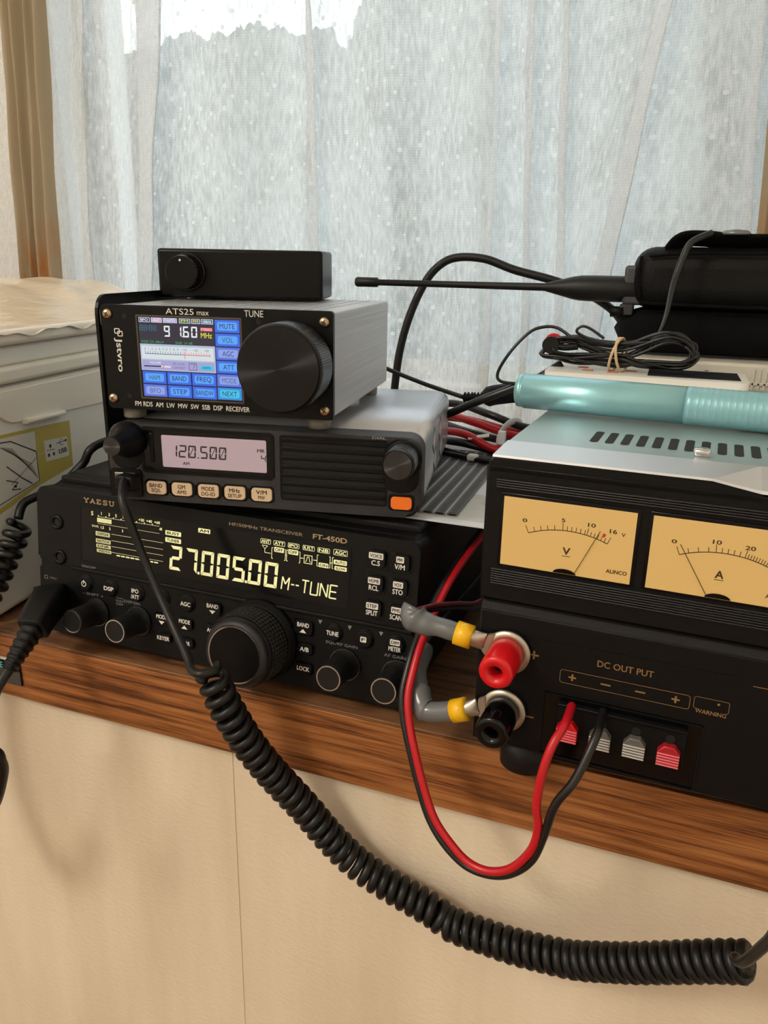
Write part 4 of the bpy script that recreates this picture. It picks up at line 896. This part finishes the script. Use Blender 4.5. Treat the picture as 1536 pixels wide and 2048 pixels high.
tw = thing('twin_wire', 'red and black twin wire looping down from the spring terminals', 'wire', (-16, -26, 42))
O = Matrix.Translation((16, 26, -42))
BW_ = [(-11.4, -21, 44.0), (-11.6, -27, 43.2), (-12.5, -36.0, 40.3), (-17.7, -44.0, 25.7), (-23.9, -46.0, 13.9), (-26.9, -46.0, -1.0), (-31.1, -45.0, -15.8), (-39.2, -44.0, -25.8), (-48.7, -42.0, -31.0), (-58.9, -40.0, -31.4), (-68.6, -38.0, -25.7), (-76.6, -35.0, -17.6), (-82.6, -32.0, -6.0), (-89.0, -28.0, 9.9), (-93.5, -24.0, 21.4), (-95.9, -20.0, 31.1), (-95.9, -14.0, 40.3), (-95.3, -6.0, 48.9), (-94.2, 6.0, 57.2), (-92.5, 30.0, 66.6), (-90.5, 60.0, 72.0), (-86, 120, 80), (-84, 180, 86)]
RW_ = [(-23.6, -21, 43.4), (-23.8, -28, 43.6), (-24.5, -36.0, 42.6), (-27.5, -42.0, 37.3), (-29.9, -45.0, 26.3), (-30.9, -46.0, 11.9), (-29.5, -46.0, 1.7), (-31.4, -46.0, -9.7), (-38.7, -45.0, -21.8), (-47.9, -43.5, -27.8), (-57.5, -41.5, -27.9), (-66.4, -39.0, -22.6), (-74.2, -36.5, -15.0), (-80.0, -33.5, -4.3), (-86.4, -29.5, 11.4), (-90.6, -25.5, 22.6), (-92.8, -21.5, 32.1), (-92.8, -15.5, 41.2), (-92.2, -7.5, 49.9), (-91.1, 6.0, 58.6), (-89.6, 30.0, 68.0), (-87.6, 60.0, 73.2), (-83, 120, 81), (-81, 180, 87)]
b = MB(O); b.tube(BW_, 1.75, BLKW, 10, 6); b.build('black_conductor', tw, 'black insulated wire')
b = MB(O); b.tube(RW_, 1.75, REDW, 10, 6); b.build('red_conductor', tw, 'red insulated wire')

def lug_cable(label, tape, crimp, eye, wires, wid):
    t = thing('ring_terminal_lead', label, 'cable', tape[0], 0, 'grey taped leads to the binding posts'); O = Matrix.Translation(tuple(-q for q in tape[0]))
    b = MB(O); n_ = len(tape); b.tube(tape, 4, GTAPE, 18, 8, rad=wid); b.build('tape_wrap', t, 'glossy grey tape wrapping')
    a, z = Vector(tape[-1]), Vector(crimp); dv = z - a
    b = MB(O); b.tube([a - dv * .12, a + dv * .5], 5.1, YTAPE, 18, 2); b.build('yellow_band', t, 'yellow tape band')
    b = MB(O); b.tube([a + dv * .45, a + dv * .8, z], 3, LUGM, 14, 4, rad=lambda q: (3.4 + 0.8 * q, 3.4 - 2.5 * q)); b.build('crimp_barrel', t)
    b = MB(O); seg = 40; e = Vector(eye); ang = PYAW
    ex = Vector((math.cos(ang), math.sin(ang), 0)); ez = Vector((0, 0, 1)); ey = Vector((-math.sin(ang), math.cos(ang), 0)); vs, fs = [], []
    d0 = (z - e); base = math.atan2(d0.dot(ez), d0.dot(ex))
    for k in range(seg):
        q = 2 * PI * k / seg
        ro = 9.4
        for rr, yy in ((ro, -.7), (5.6, -.7), (5.6, .7), (ro, .7)): vs.append(e + (ex * math.cos(q) + ez * math.sin(q)) * rr + ey * yy)
    for k in range(seg):
        k2 = (k + 1) % seg
        for j in range(4): fs.append((k * 4 + j, k * 4 + (j + 1) % 4, k2 * 4 + (j + 1) % 4, k2 * 4 + j))
    b.raw(vs, fs, LUGM, True)
    dirv = (z - e).normalized(); per = ey.cross(dirv)
    p0 = e + dirv * 7.5; q0 = z
    vv = [p0 + per * 5.6 - ey * .7, p0 - per * 5.6 - ey * .7, q0 - per * 4.0 - ey * .8, q0 + per * 4.0 - ey * .8, p0 + per * 5.6 + ey * .7, p0 - per * 5.6 + ey * .7, q0 - per * 4.0 + ey * .8, q0 + per * 4.0 + ey * .8]
    b.raw(vv, [(0, 1, 2, 3), (4, 7, 6, 5), (0, 3, 7, 4), (1, 5, 6, 2), (0, 4, 5, 1), (2, 6, 7, 3)], LUGM); b.build('ring_lug', t, 'tinned ring lug')
    for nm, m, p in wires: b = MB(O); b.tube(p, 1.05, m, 8, 6); b.build(nm, t)
    return t
def eyep(lx, lz, dy):
    return (PX + math.cos(PYAW) * lx - math.sin(PYAW) * dy, PY + math.sin(PYAW) * lx + math.cos(PYAW) * dy, PZ + lz)
lug_cable('grey taped lead with yellow band clamped under the red binding post', [(-92.0, -17, 72.4), (-92.6, -18.6, 69.6), (-87.8, -19.4, 67.2), (-80.0, -20, 66.9), (-71.8, -20.2, 65.8)], (-60.6, -20.2, 64.0), eyep(14.2, 45.6, -2.6),
          [('red_wire', mat('dark_red_wire', (92, 20, 26), 0.4), [(-91.5, -16, 71.2), (-86, -6, 70.2), (-80.5, 8, 66), (-76.0, 34.0, 57.2), (-74, 80, 52)]), ('black_wire', BLKW, [(-91.5, -16, 69.4), (-86, -5, 67.6), (-80.5, 10, 63.2), (-76.0, 34.0, 54.2), (-74, 80, 49)])],
          lambda t: 4.6 + 1.6 * math.sin(min(1, t * 1.5) * PI) + 0.5 * math.sin(t * 23) * (1 - t) - 0.5 * t)
lug_cable('grey taped lead with yellow band clamped under the black binding post', [(-95.0, 6, 42.0), (-94.0, -4.0, 37.5), (-91.4, -12.0, 31.2), (-86.6, -17.8, 25.8), (-82.0, -19, 25.4), (-71.6, -20, 29.0)], (-61.6, -20.2, 33.4), eyep(14.2, 18.6, -2.6),
          [('black_wire', BLKW, [(-95.0, 6, 42.0), (-92, 30, 48), (-86, 90, 52)])], lambda t: 4.5 + 0.6 * math.sin(t * 19) * (1 - t) + (0.9 if 0.4 < t < 0.7 else 0))

# tag on the shelf edge, stray cable ends
b = MB(); b.box(-356, -337.9, -1.4, 0, -29, -13.2, BLK, 0.2); b.box(-356, -337.9, -1.6, 0, -13.6, -12.9, STWHT); b.text('E', -352.6, -350.2, -19.5, -15.5, mat('cyan_lettering', (90, 190, 200), 0.5), -1.5, 0.02); b.rect(-356, -337.9, -29, -20, mat('grey_tag', (66, 64, 62), 0.5), -1.45)
tag(b.build('edge_tag'), 'small black tag fixed to the shelf edge at far left', 'tag')
b = MB(); b.tube([(-330, -150, -60), (-300, -100, -20), (-282.5, -76, -12.4), (-279.6, -72, -19), (-282.2, -71, -30), (-290, -72, -48), (-306, -76, -70)], 3.0, RUBB, 12, 8)
tag(b.build('loose_cable'), 'black cable end bulging in at the left edge below the shelf', 'cable')
b = MB(); b.tube([(52.7, -82, -24), (60, -90, -36), (70, -98, -70), (86, -100, -180), (94, -90, -340), (96, -80, -560)], 4, RUBB, 12, 6)
tag(b.build('stray_cable'), 'dark cable just entering at the bottom right corner', 'cable')

# ------------------------------------------------------------------ teal tube on the power supply
tt = thing('teal_tube', 'teal metal flashlight-like tube lying across the power supply lid', 'tube', (-74.5, 84.0, 152.0), -0.115)
b = MB(); b.lathe([(6.5, 0), (7.9, 0.8), (8.3, 2.4), (8.3, 3.0), (8.0, 3.3), (8.0, 3.8), (8.6, 4.2), (8.6, 80)], TEALM, axis='x', seg=56); b.build('smooth_barrel', tt)
pr = [(8.75, 80), (8.75, 82)]
for k in range(30): pr += [(8.75, 83 + k * 2.6), (8.55, 84.2 + k * 2.6), (8.75, 85.4 + k * 2.6)]
b = MB(); b.lathe(pr + [(8.0, 163)], TEALD, axis='x', seg=56); b.build('ribbed_grip', tt)

# ------------------------------------------------------------------ things at the back right
wd = thing('white_gadget', 'small white gadget with a grey screen lying behind the teal tube', 'device', (-72, 143, 143.2), 0.02)
b = MB(); b.prism(rrect(0, 108, 0, 46, 6), 0, 11.5, WHTP, 0, T=Matrix.Translation((0, 0, 0)) @ Matrix.Rotation(PI / 2, 4, 'X') @ Matrix.Scale(-1, 4, (0, 1, 0)) if False else Matrix(((1, 0, 0, 0), (0, 0, 1, 0), (0, 1, 0, 0), (0, 0, 0, 1))), smooth_sides=True); b.build('shell', wd)
b = MB(); b.box(56, 104, 8, 40, 11.45, 11.9, SCRN, 0.15); b.build('screen', wd)
for x, y in ((20, 14), (34, 12), (44, 22), (16, 28)): MB().box(x, x + 6, y, y + 4, 11.4, 12.0, mat('orange_print', (214, 130, 80), 0.5) if 'orange_print' not in MATS else MATS['orange_print'], 0.3).build('button', wd)
bx = thing('beige_equipment_case', 'beige equipment case with vent ribs behind the white gadget', 'case', (-62, 222, 0), 0.0)
b = MB(); b.box(0, 190, 0, 90, 4, 157, BEIGE, 2.0); b.box(0, 190, -0.8, 0.5, 144, 146, BEIGE, 0.4); b.build('housing', bx)
for k in range(16): MB().box(104 + k * 3.4, 105.6 + k * 3.4, -0.8, 0.5, 112, 154, BEIGE, 0.3).build('vent_rib', bx)
b = MB(); b.lathe([(2.2, 0), (2.2, 1.2)], BLK, (78, 0, 149.5), seg=20); b.build('screw', bx)
for x in (15, 175):
    for y in (12, 78): MB().lathe([(6, 0), (6, 5)], RUBM, (x, y, 0), 'z', 20).build('foot', bx)

# handheld radio in its case
rc = thing('radio_case', 'black leather holster case with a silver snap at the right edge', 'case', (-34, 226, 157.5), 0.03)
def pad(x0, x1, y0, y1, z0, z1, r, m, bulge=2.0):
    b = MB(); b.box(x0, x1, y0, y1, z0, z1, m, r, 6); return b
pad(-1, 150, 4, 62, 29, 67, 13, CASEL).build('upper_body', rc)
b = MB(); b.tube([(3.5, 5, 61), (2.8, 4, 48), (5, 3.5, 36)], 1.0, CASEF, 8, 6); b.tube([(8, 3.2, 61), (40, 3.0, 63), (150, 3.0, 63)], 0.9, CASEF, 8, 4); b.tube([(5, 3.2, 33), (60, 3, 32), (150, 3, 32)], 1.0, CASEF, 8, 4); b.build('stitched_piping', rc)
b = MB()
def cushion(u, v):
    a = 2 * PI * v; x = -10 + 170 * u; k = min(1.0, math.sqrt(max(0.0, 1 - (1 - min(1, u / 0.17)) ** 2)) + 0.02); return (x, 30 + 26 * k * math.cos(a), 15.4 + 15.2 * k * (abs(math.sin(a)) ** 0.7) * (1 if math.sin(a) > 0 else -1))
b.grid(cushion, 40, 36, CASEF); b.build('lower_pad', rc, 'matt fabric pad')
b = MB(); b.tube([(22, 20, 66), (27, 18, 71.5), (40, 18, 72.0), (56, 20, 70.5), (80, 22, 70.5), (120, 22, 70)], 3, CASEF, 14, 6, rad=lambda t: (3.0, 12)); b.build('snap_strap', rc)
b = MB(); b.lathe([(8.5, 0), (8.8, 1.2), (7.4, 2.6), (1, 3.4)], SNAP, (56, 12, 74.0), 'z', 36); b.build('snap', rc, 'silver snap fastener')
hr = thing('handheld_radio', 'handheld radio in the holster with a long black antenna pointing left', 'radio', (-34, 250, 190), 0.0)
O = Matrix.Translation((34, -250, -190))
b = MB(O); b.box(-41.5, -33, 238, 250, 182, 189, MATS['charcoal_granite_plastic'], 0.8); b.box(-40.5, 20, 238, 262, 188.5, 213, mat('dark_grey_radio', (58, 60, 66), 0.5), 2); b.build('body', hr)
b = MB(O); b.lathe([(3.6, 0), (3.4, 8)], BLK, (-39, 240, 186), '-y', 24) if False else b.lathe([(3.4, -47), (3.4, -39)], BLK, (0, 240, 184), 'x', 24); b.build('knob', hr)
b = MB(O); b.lathe([(3.0, -230), (3.1, -229.6), (3.5, -229), (3.4, -213.5), (3.0, -213), (2.2, -212.5), (2.3, -150), (2.6, -92), (3.6, -88), (7.4, -73), (8.1, -68), (8.3, -60), (8.3, -26), (7.6, -24)], RUBM, (0, 245, 198), 'x', 40); b.build('antenna', hr, 'long black rubber antenna')

# earphones, bundled
ear = thing('earphones', 'bundled black earphone cord with a red and black earbud', 'earphones', (-33, 165, 158))
O = Matrix.Translation((33, -165, -158)); b = MB(O); rnd = random.Random(3)
path = []
for k in range(9):
    q = rnd.uniform(-1, 1); ext = rnd.uniform(0.86, 1.06)
    cz = 163.5 + 3.2 * math.sin(k * 1.3)
    path += [(-34 + rnd.uniform(-2, 2), 163 + rnd.uniform(-3, 3), cz + rnd.uniform(1, 4.5)), (-8 + rnd.uniform(-3, 3), 166 + rnd.uniform(-6, 4), 174 + rnd.uniform(-3, 5)), (6 * ext + rnd.uniform(-2, 3), 166 + rnd.uniform(-6, 4), 169 + rnd.uniform(-3, 3)),
             (2 * ext, 164 + rnd.uniform(-5, 5), 160 + rnd.uniform(-2, 3)), (-20, 162 + rnd.uniform(-4, 4), 158.8 + rnd.uniform(-1, 3)), (-34 + rnd.uniform(-2, 2), 162 + rnd.uniform(-3, 3), cz - rnd.uniform(1, 4)),
             (-58 + rnd.uniform(-6, 4), 162 + rnd.uniform(-5, 5), 159.5 + rnd.uniform(-2, 4)), (-76 * rnd.uniform(.9, 1.02), 162 + rnd.uniform(-5, 5), 163 + rnd.uniform(-3, 3)), (-66 + rnd.uniform(-4, 6), 163 + rnd.uniform(-4, 4), 170 + rnd.uniform(-2, 3))]
b.tube(path, 0.95, BLKW, 7, 7); b.build('bundled_cord', ear)
b = MB(O); b.tube([(-60, 163, 172), (-69, 165, 177.2), (-77, 165, 177.6), (-85.3, 163, 174.1), (-95.3, 160.0, 162.3), (-101.8, 160.0, 150.0), (-99.3, 160.0, 144.8), (-88, 165, 143.6)], 0.95, BLKW, 8, 8); b.build('loose_loop', ear)
b = MB(O); b.tube([(-42, 160, 173), (-50, 160, 178.0), (-55, 160, 179.2), (-57.5, 160, 176), (-50, 160, 172.5), (-38, 160, 170)], 0.8, BLKW, 8, 8); b.build('small_loop', ear)
b = MB(O); b.tube([(-30, 160, 164), (-18, 166, 167), (-13.5, 172, 176), (-11, 188, 186), (-9.5, 205, 202.7), (-6.3, 212, 217), (-2.5, 216, 226.5), (8, 222, 232)], 1.25, BLKW, 10, 8, rad=lambda t: 0.95 + 1.2 * min(1, max(0, (t - .3) * 3))); b.build('clip_cord', ear)
b = MB(O); b.lathe([(1.5, 0), (4.6, 1), (5.0, 3.5), (4.8, 7)], BLKG, (-71.4, 164, 168.0), '-y', 28); b.lathe([(4.9, -3.5), (5.1, -.5), (4.9, 0.4)], REDP, (-71.0, 164, 169.2), '-y', 28); b.tube([(-71, 160, 168), (-64, 159, 167), (-56, 159, 168)], 1.9, BLKG, 10, 4); b.build('earbud', ear, 'red and black earbud')
b = MB()
for dx, tl in ((0, 2.2), (2.6, -1.8)):
    b.tube([(-34.5 + dx + 4.2 * math.cos(2 * PI * i / 24) * .55 + tl * math.sin(2 * PI * i / 24), 162.5 + 8.2 * math.cos(2 * PI * i / 24), 164 + 9.4 * math.sin(2 * PI * i / 24)) for i in range(25)], 0.8, RUBBAND, 8, 2)
tag(b.build('rubber_band'), 'tan rubber band looped around the black earphone cord', 'rubber band')

# thick coaxial cable arching up behind
b = MB(); b.tube([(-198, 258, 2), (-202, 258, 60), (-203.8, 260.0, 110.5), (-203.3, 260.0, 122.2), (-200.6, 262.0, 148.7), (-194.4, 265.0, 174.6), (-185.0, 270.0, 198.2), (-174.5, 272.0, 210.8), (-162.3, 275.0, 216.3), (-141.6, 275.0, 215.6), (-119.2, 275.0, 208.4), (-90.1, 275.0, 201.6), (-65.4, 280.0, 192.7), (-45, 300, 176), (-38, 326, 150), (-38, 332, 40)], 3.0, RUBM, 14, 8)
tag(b.build('coaxial_cable'), 'thick black cable arching high in front of the lace curtain', 'cable')
# adapter lead with ribbed plug
ad = thing('adapter_lead', 'black lead with a ribbed plug passing behind the mobile radio', 'cable', (-110, 182, 131))
O = Matrix.Translation((110, -182, -131))
b = MB(O); b.tube([(-226, 210, 152), (-205, 200, 149.0), (-183.7, 190, 143.6), (-155.4, 185, 136.1), (-127.2, 180, 130.2)], 1.5, BLKW, 8, 6); b.build('cord', ad)
b = MB(O); b.tube([(-127.5, 180, 130.1), (-121, 180, 130.4), (-115, 180.5, 130.9)], 3, BLK, 14, 12, rad=lambda t: 3.6 if int(t * 13) % 2 else 2.3); b.build('strain_relief', ad)
b = MB(O); b.tube([(-115.5, 180.5, 130.9), (-112, 181, 131.6), (-106, 184, 133), (-88, 190, 135.5)], 5, BLK, 14, 6, rad=lambda t: 3.0 + 3.4 * min(1, t * 3)); b.build('plug_body', ad)
b = MB(); b.tube([(-150, 178, 112), (-133.3, 170.0, 121.0), (-113.1, 165.0, 131.4), (-92.5, 165.0, 140.9), (-80, 168, 146.5), (-66, 172, 156.5)], 2.6, BLKW, 10, 8)
tag(b.build('black_cable'), 'straight black cable slanting up behind the end of the teal tube', 'cable')

# red and black power cords heaped behind
PCH = [(REDW, [(-190, 230, 112), (-150, 215, 112), (-122, 200, 110), (-98, 205, 103), (-80, 225, 100), (-66, 260, 100)], 'upper red power cord running into the white cable tie'),
       (BLKW, [(-190, 240, 108), (-150, 235, 116), (-118, 215, 114), (-96, 218, 107), (-80, 235, 104), (-64, 270, 104)], 'topmost black power cord curving behind the red cords'),
       (REDW, [(-190, 215, 100), (-146, 196, 104), (-126, 185, 105), (-108, 180, 99), (-94, 186, 96.5), (-80, 205, 96.5), (-70, 240, 97)], 'front red power cord dipping towards the power supply'),
       (BLKW, [(-190, 205, 98), (-150, 190, 99), (-128, 182, 100), (-108, 186, 96.5), (-90, 196, 96.8), (-74, 230, 97)], 'lower black power cord lying on the white sheet'),
       (REDW, [(-185, 250, 102), (-140, 232, 106), (-112, 226, 103), (-92, 228, 101), (-74, 246, 101), (-62, 280, 101)], 'rear red power cord beside the white cable tie'),
       (BLKW, [(-180, 260, 100), (-136, 212, 102), (-116, 206, 100), (-98, 214, 97), (-80, 236, 97.5), (-64, 285, 98)], 'grey-black power cord in the middle of the red cords')]
for m, p, lab in PCH:
    b = MB(); b.tube(p, 2.7, m, 12, 8); tag(b.build('power_cable'), lab, 'cord', 'red and black power cords behind the mobile radio')
b = MB(); b.tube([(-101 + 9 * math.cos(2 * PI * i / 20) * .35, 208 + 24 * math.cos(2 * PI * i / 20), 103 + 8.5 * math.sin(2 * PI * i / 20)) for i in range(21)], 1.2, TIEP, 8, 3, rad=lambda t: (0.8, 2.4)); b.box(-104, -99, 181, 185, 101, 110, TIEP, .6)
tag(b.build('cable_tie'), 'white nylon cable tie holding the red and black power cords', 'cable tie')
b = MB(); b.box(-7, 7, -1.5, 1.5, 0, 1.2, WHTP, 0.4); o = b.build('white_tab'); o.location = (-0.1165, 0.182, 0.1045); o.rotation_euler = (0.5, -0.22, 0.1)
tag(o, 'small white label flag among the red and black cords', 'label')
lp = thing('strap_loop', 'black flat loop of strap lying on the white sheet beside the cords', 'strap', (-125, 165, 94))
b = MB(); P_ = [(-18 + 14 * math.cos(a) * 1.0, 4.5 * math.sin(a) + 2, 2.2 + 0.8 * math.sin(a)) for a in [2 * PI * i / 22 for i in range(23)]]
b.tube([(24, -9, 3)] + [(10, -3.5, 2.6), (0, 1, 2.4), (-10, 6, 2.6), (-19, 8, 2.8), (-23, 6, 2.8), (-14, 2.5, 2.6), (-12, 0, 2.4), (0, -4, 2.2), (12, -9, 2.4), (26, -13, 3)], 1.7, RUBM, 10, 8); b.build('loop', lp)
b = MB(); b.box(8, 15, -11, -5, 1, 5, TIEP, 1.2); b.build('clasp', lp, 'white clasp')

# ------------------------------------------------------------------ printer with its plastic cover
PA = math.radians(8)
pr_ = thing('printer', 'ivory office printer standing left of the radios with a yellow sticker', 'printer', (-365.5, 24, 0), PA - 0.0)
# local: +y runs away along the visible side, -x runs left into the body
TR = Matrix.Identity(4)
b = MB(); b.box(-330, 0, -15, 270, 3, 139, CREAM2, 5, 4); b.box(-320, -8, -14, 262, 0, 4, RUBM, 1); body = b.build('body', pr_)
b = MB(); b.box(-332, 1.8, -16, 272, 139.6, 149.4, CREAM, 2.6, 4); b.build('middle_band', pr_)
b = MB(); b.box(-326, -3.0, -12, 266, 149, 161, CREAM2, 2.0); b.build('scanner_base', pr_)
b = MB(); b.box(-332, 2.0, -16, 272, 161.4, 170.5, CREAM, 3.0, 4); b.build('lid', pr_)
SX = Matrix(((0, 1, 0, 0), (1, 0, 0, 0), (0, 0, 1, 0), (0, 0, 0, 1)))
def side(poly, x0, x1, m, mb, bev=0.0):                                  # polygon on the visible side: (distance along, height)
    n = len(poly); vs = [(x1, q, z) for q, z in poly] + [(x0, q, z) for q, z in poly]
    bv, ff = mb.raw(vs, [tuple(range(n)), tuple(range(2 * n - 1, n - 1, -1))] + [(i, n + i, n + (i + 1) % n, (i + 1) % n) for i in range(n)], m)
    if bev:
        r = bmesh.ops.bevel(mb.bm, geom=list(ff[0].edges), offset=bev * S, segments=3, profile=0.5, affect='EDGES')
        for f in r['faces']: f.smooth = True; f.material_index = mb.mi(m)
b = MB(); side([(-13, 128), (4, 128), (10, 122), (15, 118.6), (20, 117.2), (26, 116.6), (260, 108), (262, 136.4), (-13, 136.4)], -4, 1.2, CREAM, b, 1.0); dr = b.build('side_door', pr_)
b = MB(); side([(31, 114.4), (69, 113.3), (69, 116.2), (31, 117.4)], -2, 5.0, CREAM, b, 1.4); b.build('door_handle', dr)
b = MB(); X_ = 0.12
side([(-14, 112.5), (42, 109.8), (77.5, 107.8), (76.3, 77.0), (39, 73.0), (-14, 62)], -0.4, X_, STYEL, b)
side([(-14, 110.4), (41, 107.6), (39.5, 75.5), (-14, 66)], -0.4, X_ + .06, STWHT, b)
side([(48.8, 99.8), (72.6, 97.8), (73.0, 84.6), (48.8, 86.2)], -0.4, X_ + .1, STWHT, b); stk = b.build('sticker', pr_, 'olive-yellow sticker with a white USB label')
b = MB()
def ln(p, w=0.5, x=0.28, m=INK):
    for (a, c), (e, f) in zip(p, p[1:]):
        d_ = math.hypot(e - a, f - c) or 1; ny, nz = -(f - c) / d_ * w / 2, (e - a) / d_ * w / 2
        b.quad([(x, a - ny, c - nz), (x, e - ny, f - nz), (x, e + ny, f + nz), (x, a + ny, c + nz)], m)
ln([(-13, 107), (10, 106.8), (18, 106), (40, 95)], 0.7); ln([(40, 95), (40, 76), (33, 75), (-13, 69)], 0.5)
for k in range(5): ln([(8 + k * 2.4, 104.5 - k * 0.6), (35 + k * .9, 88 - k * 2.4)], 0.35)
ln([(12, 92), (24, 82), (33, 76)], 0.7); ln([(10, 84), (20, 80), (14, 77), (22, 75.5)], 0.6); ln([(16, 78.6), (18.5, 78.2)], 1.6); ln([(14, 80), (42, 92), (48, 92.5)], 1.3, 0.26, mat('grey_arrow', (176, 172, 164), 0.5))
ln([(50.5, 93.0), (58.5, 92.3)], 0.35); ln([(54.6, 93), (54.5, 95)], 0.35)
for a, c in ((53.4, 95.4), (51.2, 89.8), (56.2, 89.6)): ln([(a, c), (a + 2.0, c - .15)], 2.0)
ln([(61, 95.6), (70.6, 95.6)], 0.45); ln([(64, 95.6), (66, 97.3), (68, 97.2)], 0.4); ln([(63.5, 95.6), (66, 93.6), (68, 93.6)], 0.4); ln([(70, 95.7), (71.8, 95.6)], 1.6)
vs_, fs_ = text_mesh('USB', 0.02); ax, bx2 = min(v[0] for v in vs_), max(v[0] for v in vs_); ay, by2 = min(v[1] for v in vs_), max(v[1] for v in vs_)
b.raw([(0.28, 62.6 + (v[0] - ax) / (bx2 - ax) * 8.6, 88.0 + (v[1] - ay) / (by2 - ay) * 3.2) for v in vs_], fs_, INK)
b.build('printed_marks', stk)
fm = MB(); rnd = random.Random(11); PHS = [(rnd.uniform(.02, .12), rnd.uniform(.02, .12), rnd.uniform(0, 6)) for _ in range(14)]
def wrap(u, v):
    y = -18 + 292 * v; xx = 4 - 330 * u; a = min(1.0, max(0.0, -xx / 110)); h = 171.4 + 21.5 * (a * a * (3 - 2 * a))
    h += sum(0.55 * math.sin(p[0] * xx + p[1] * y + p[2]) for p in PHS) * (0.25 + a * .6)
    a2 = min(1.0, v / 0.14); h = 171.6 + (h - 171.6) * a2 * a2 * (3 - 2 * a2)
    if v < 0.012: h -= 5
    if u < 0.016: h = 168 + 1.2 * math.sin(y / 9.0) + 0.8 * math.sin(y / 4.1)
    return (xx + (0.5 * math.sin(y / 7) if u < 0.03 else 0), y, h)
fm.grid(wrap, 100, 90, FILM); o = fm.build('plastic_cover'); o.location = (-0.3655, 0.024, 0); o.rotation_euler = (0, 0, PA)
tag(o, 'crinkled clear plastic cover spread over the top of the ivory printer', 'cover')
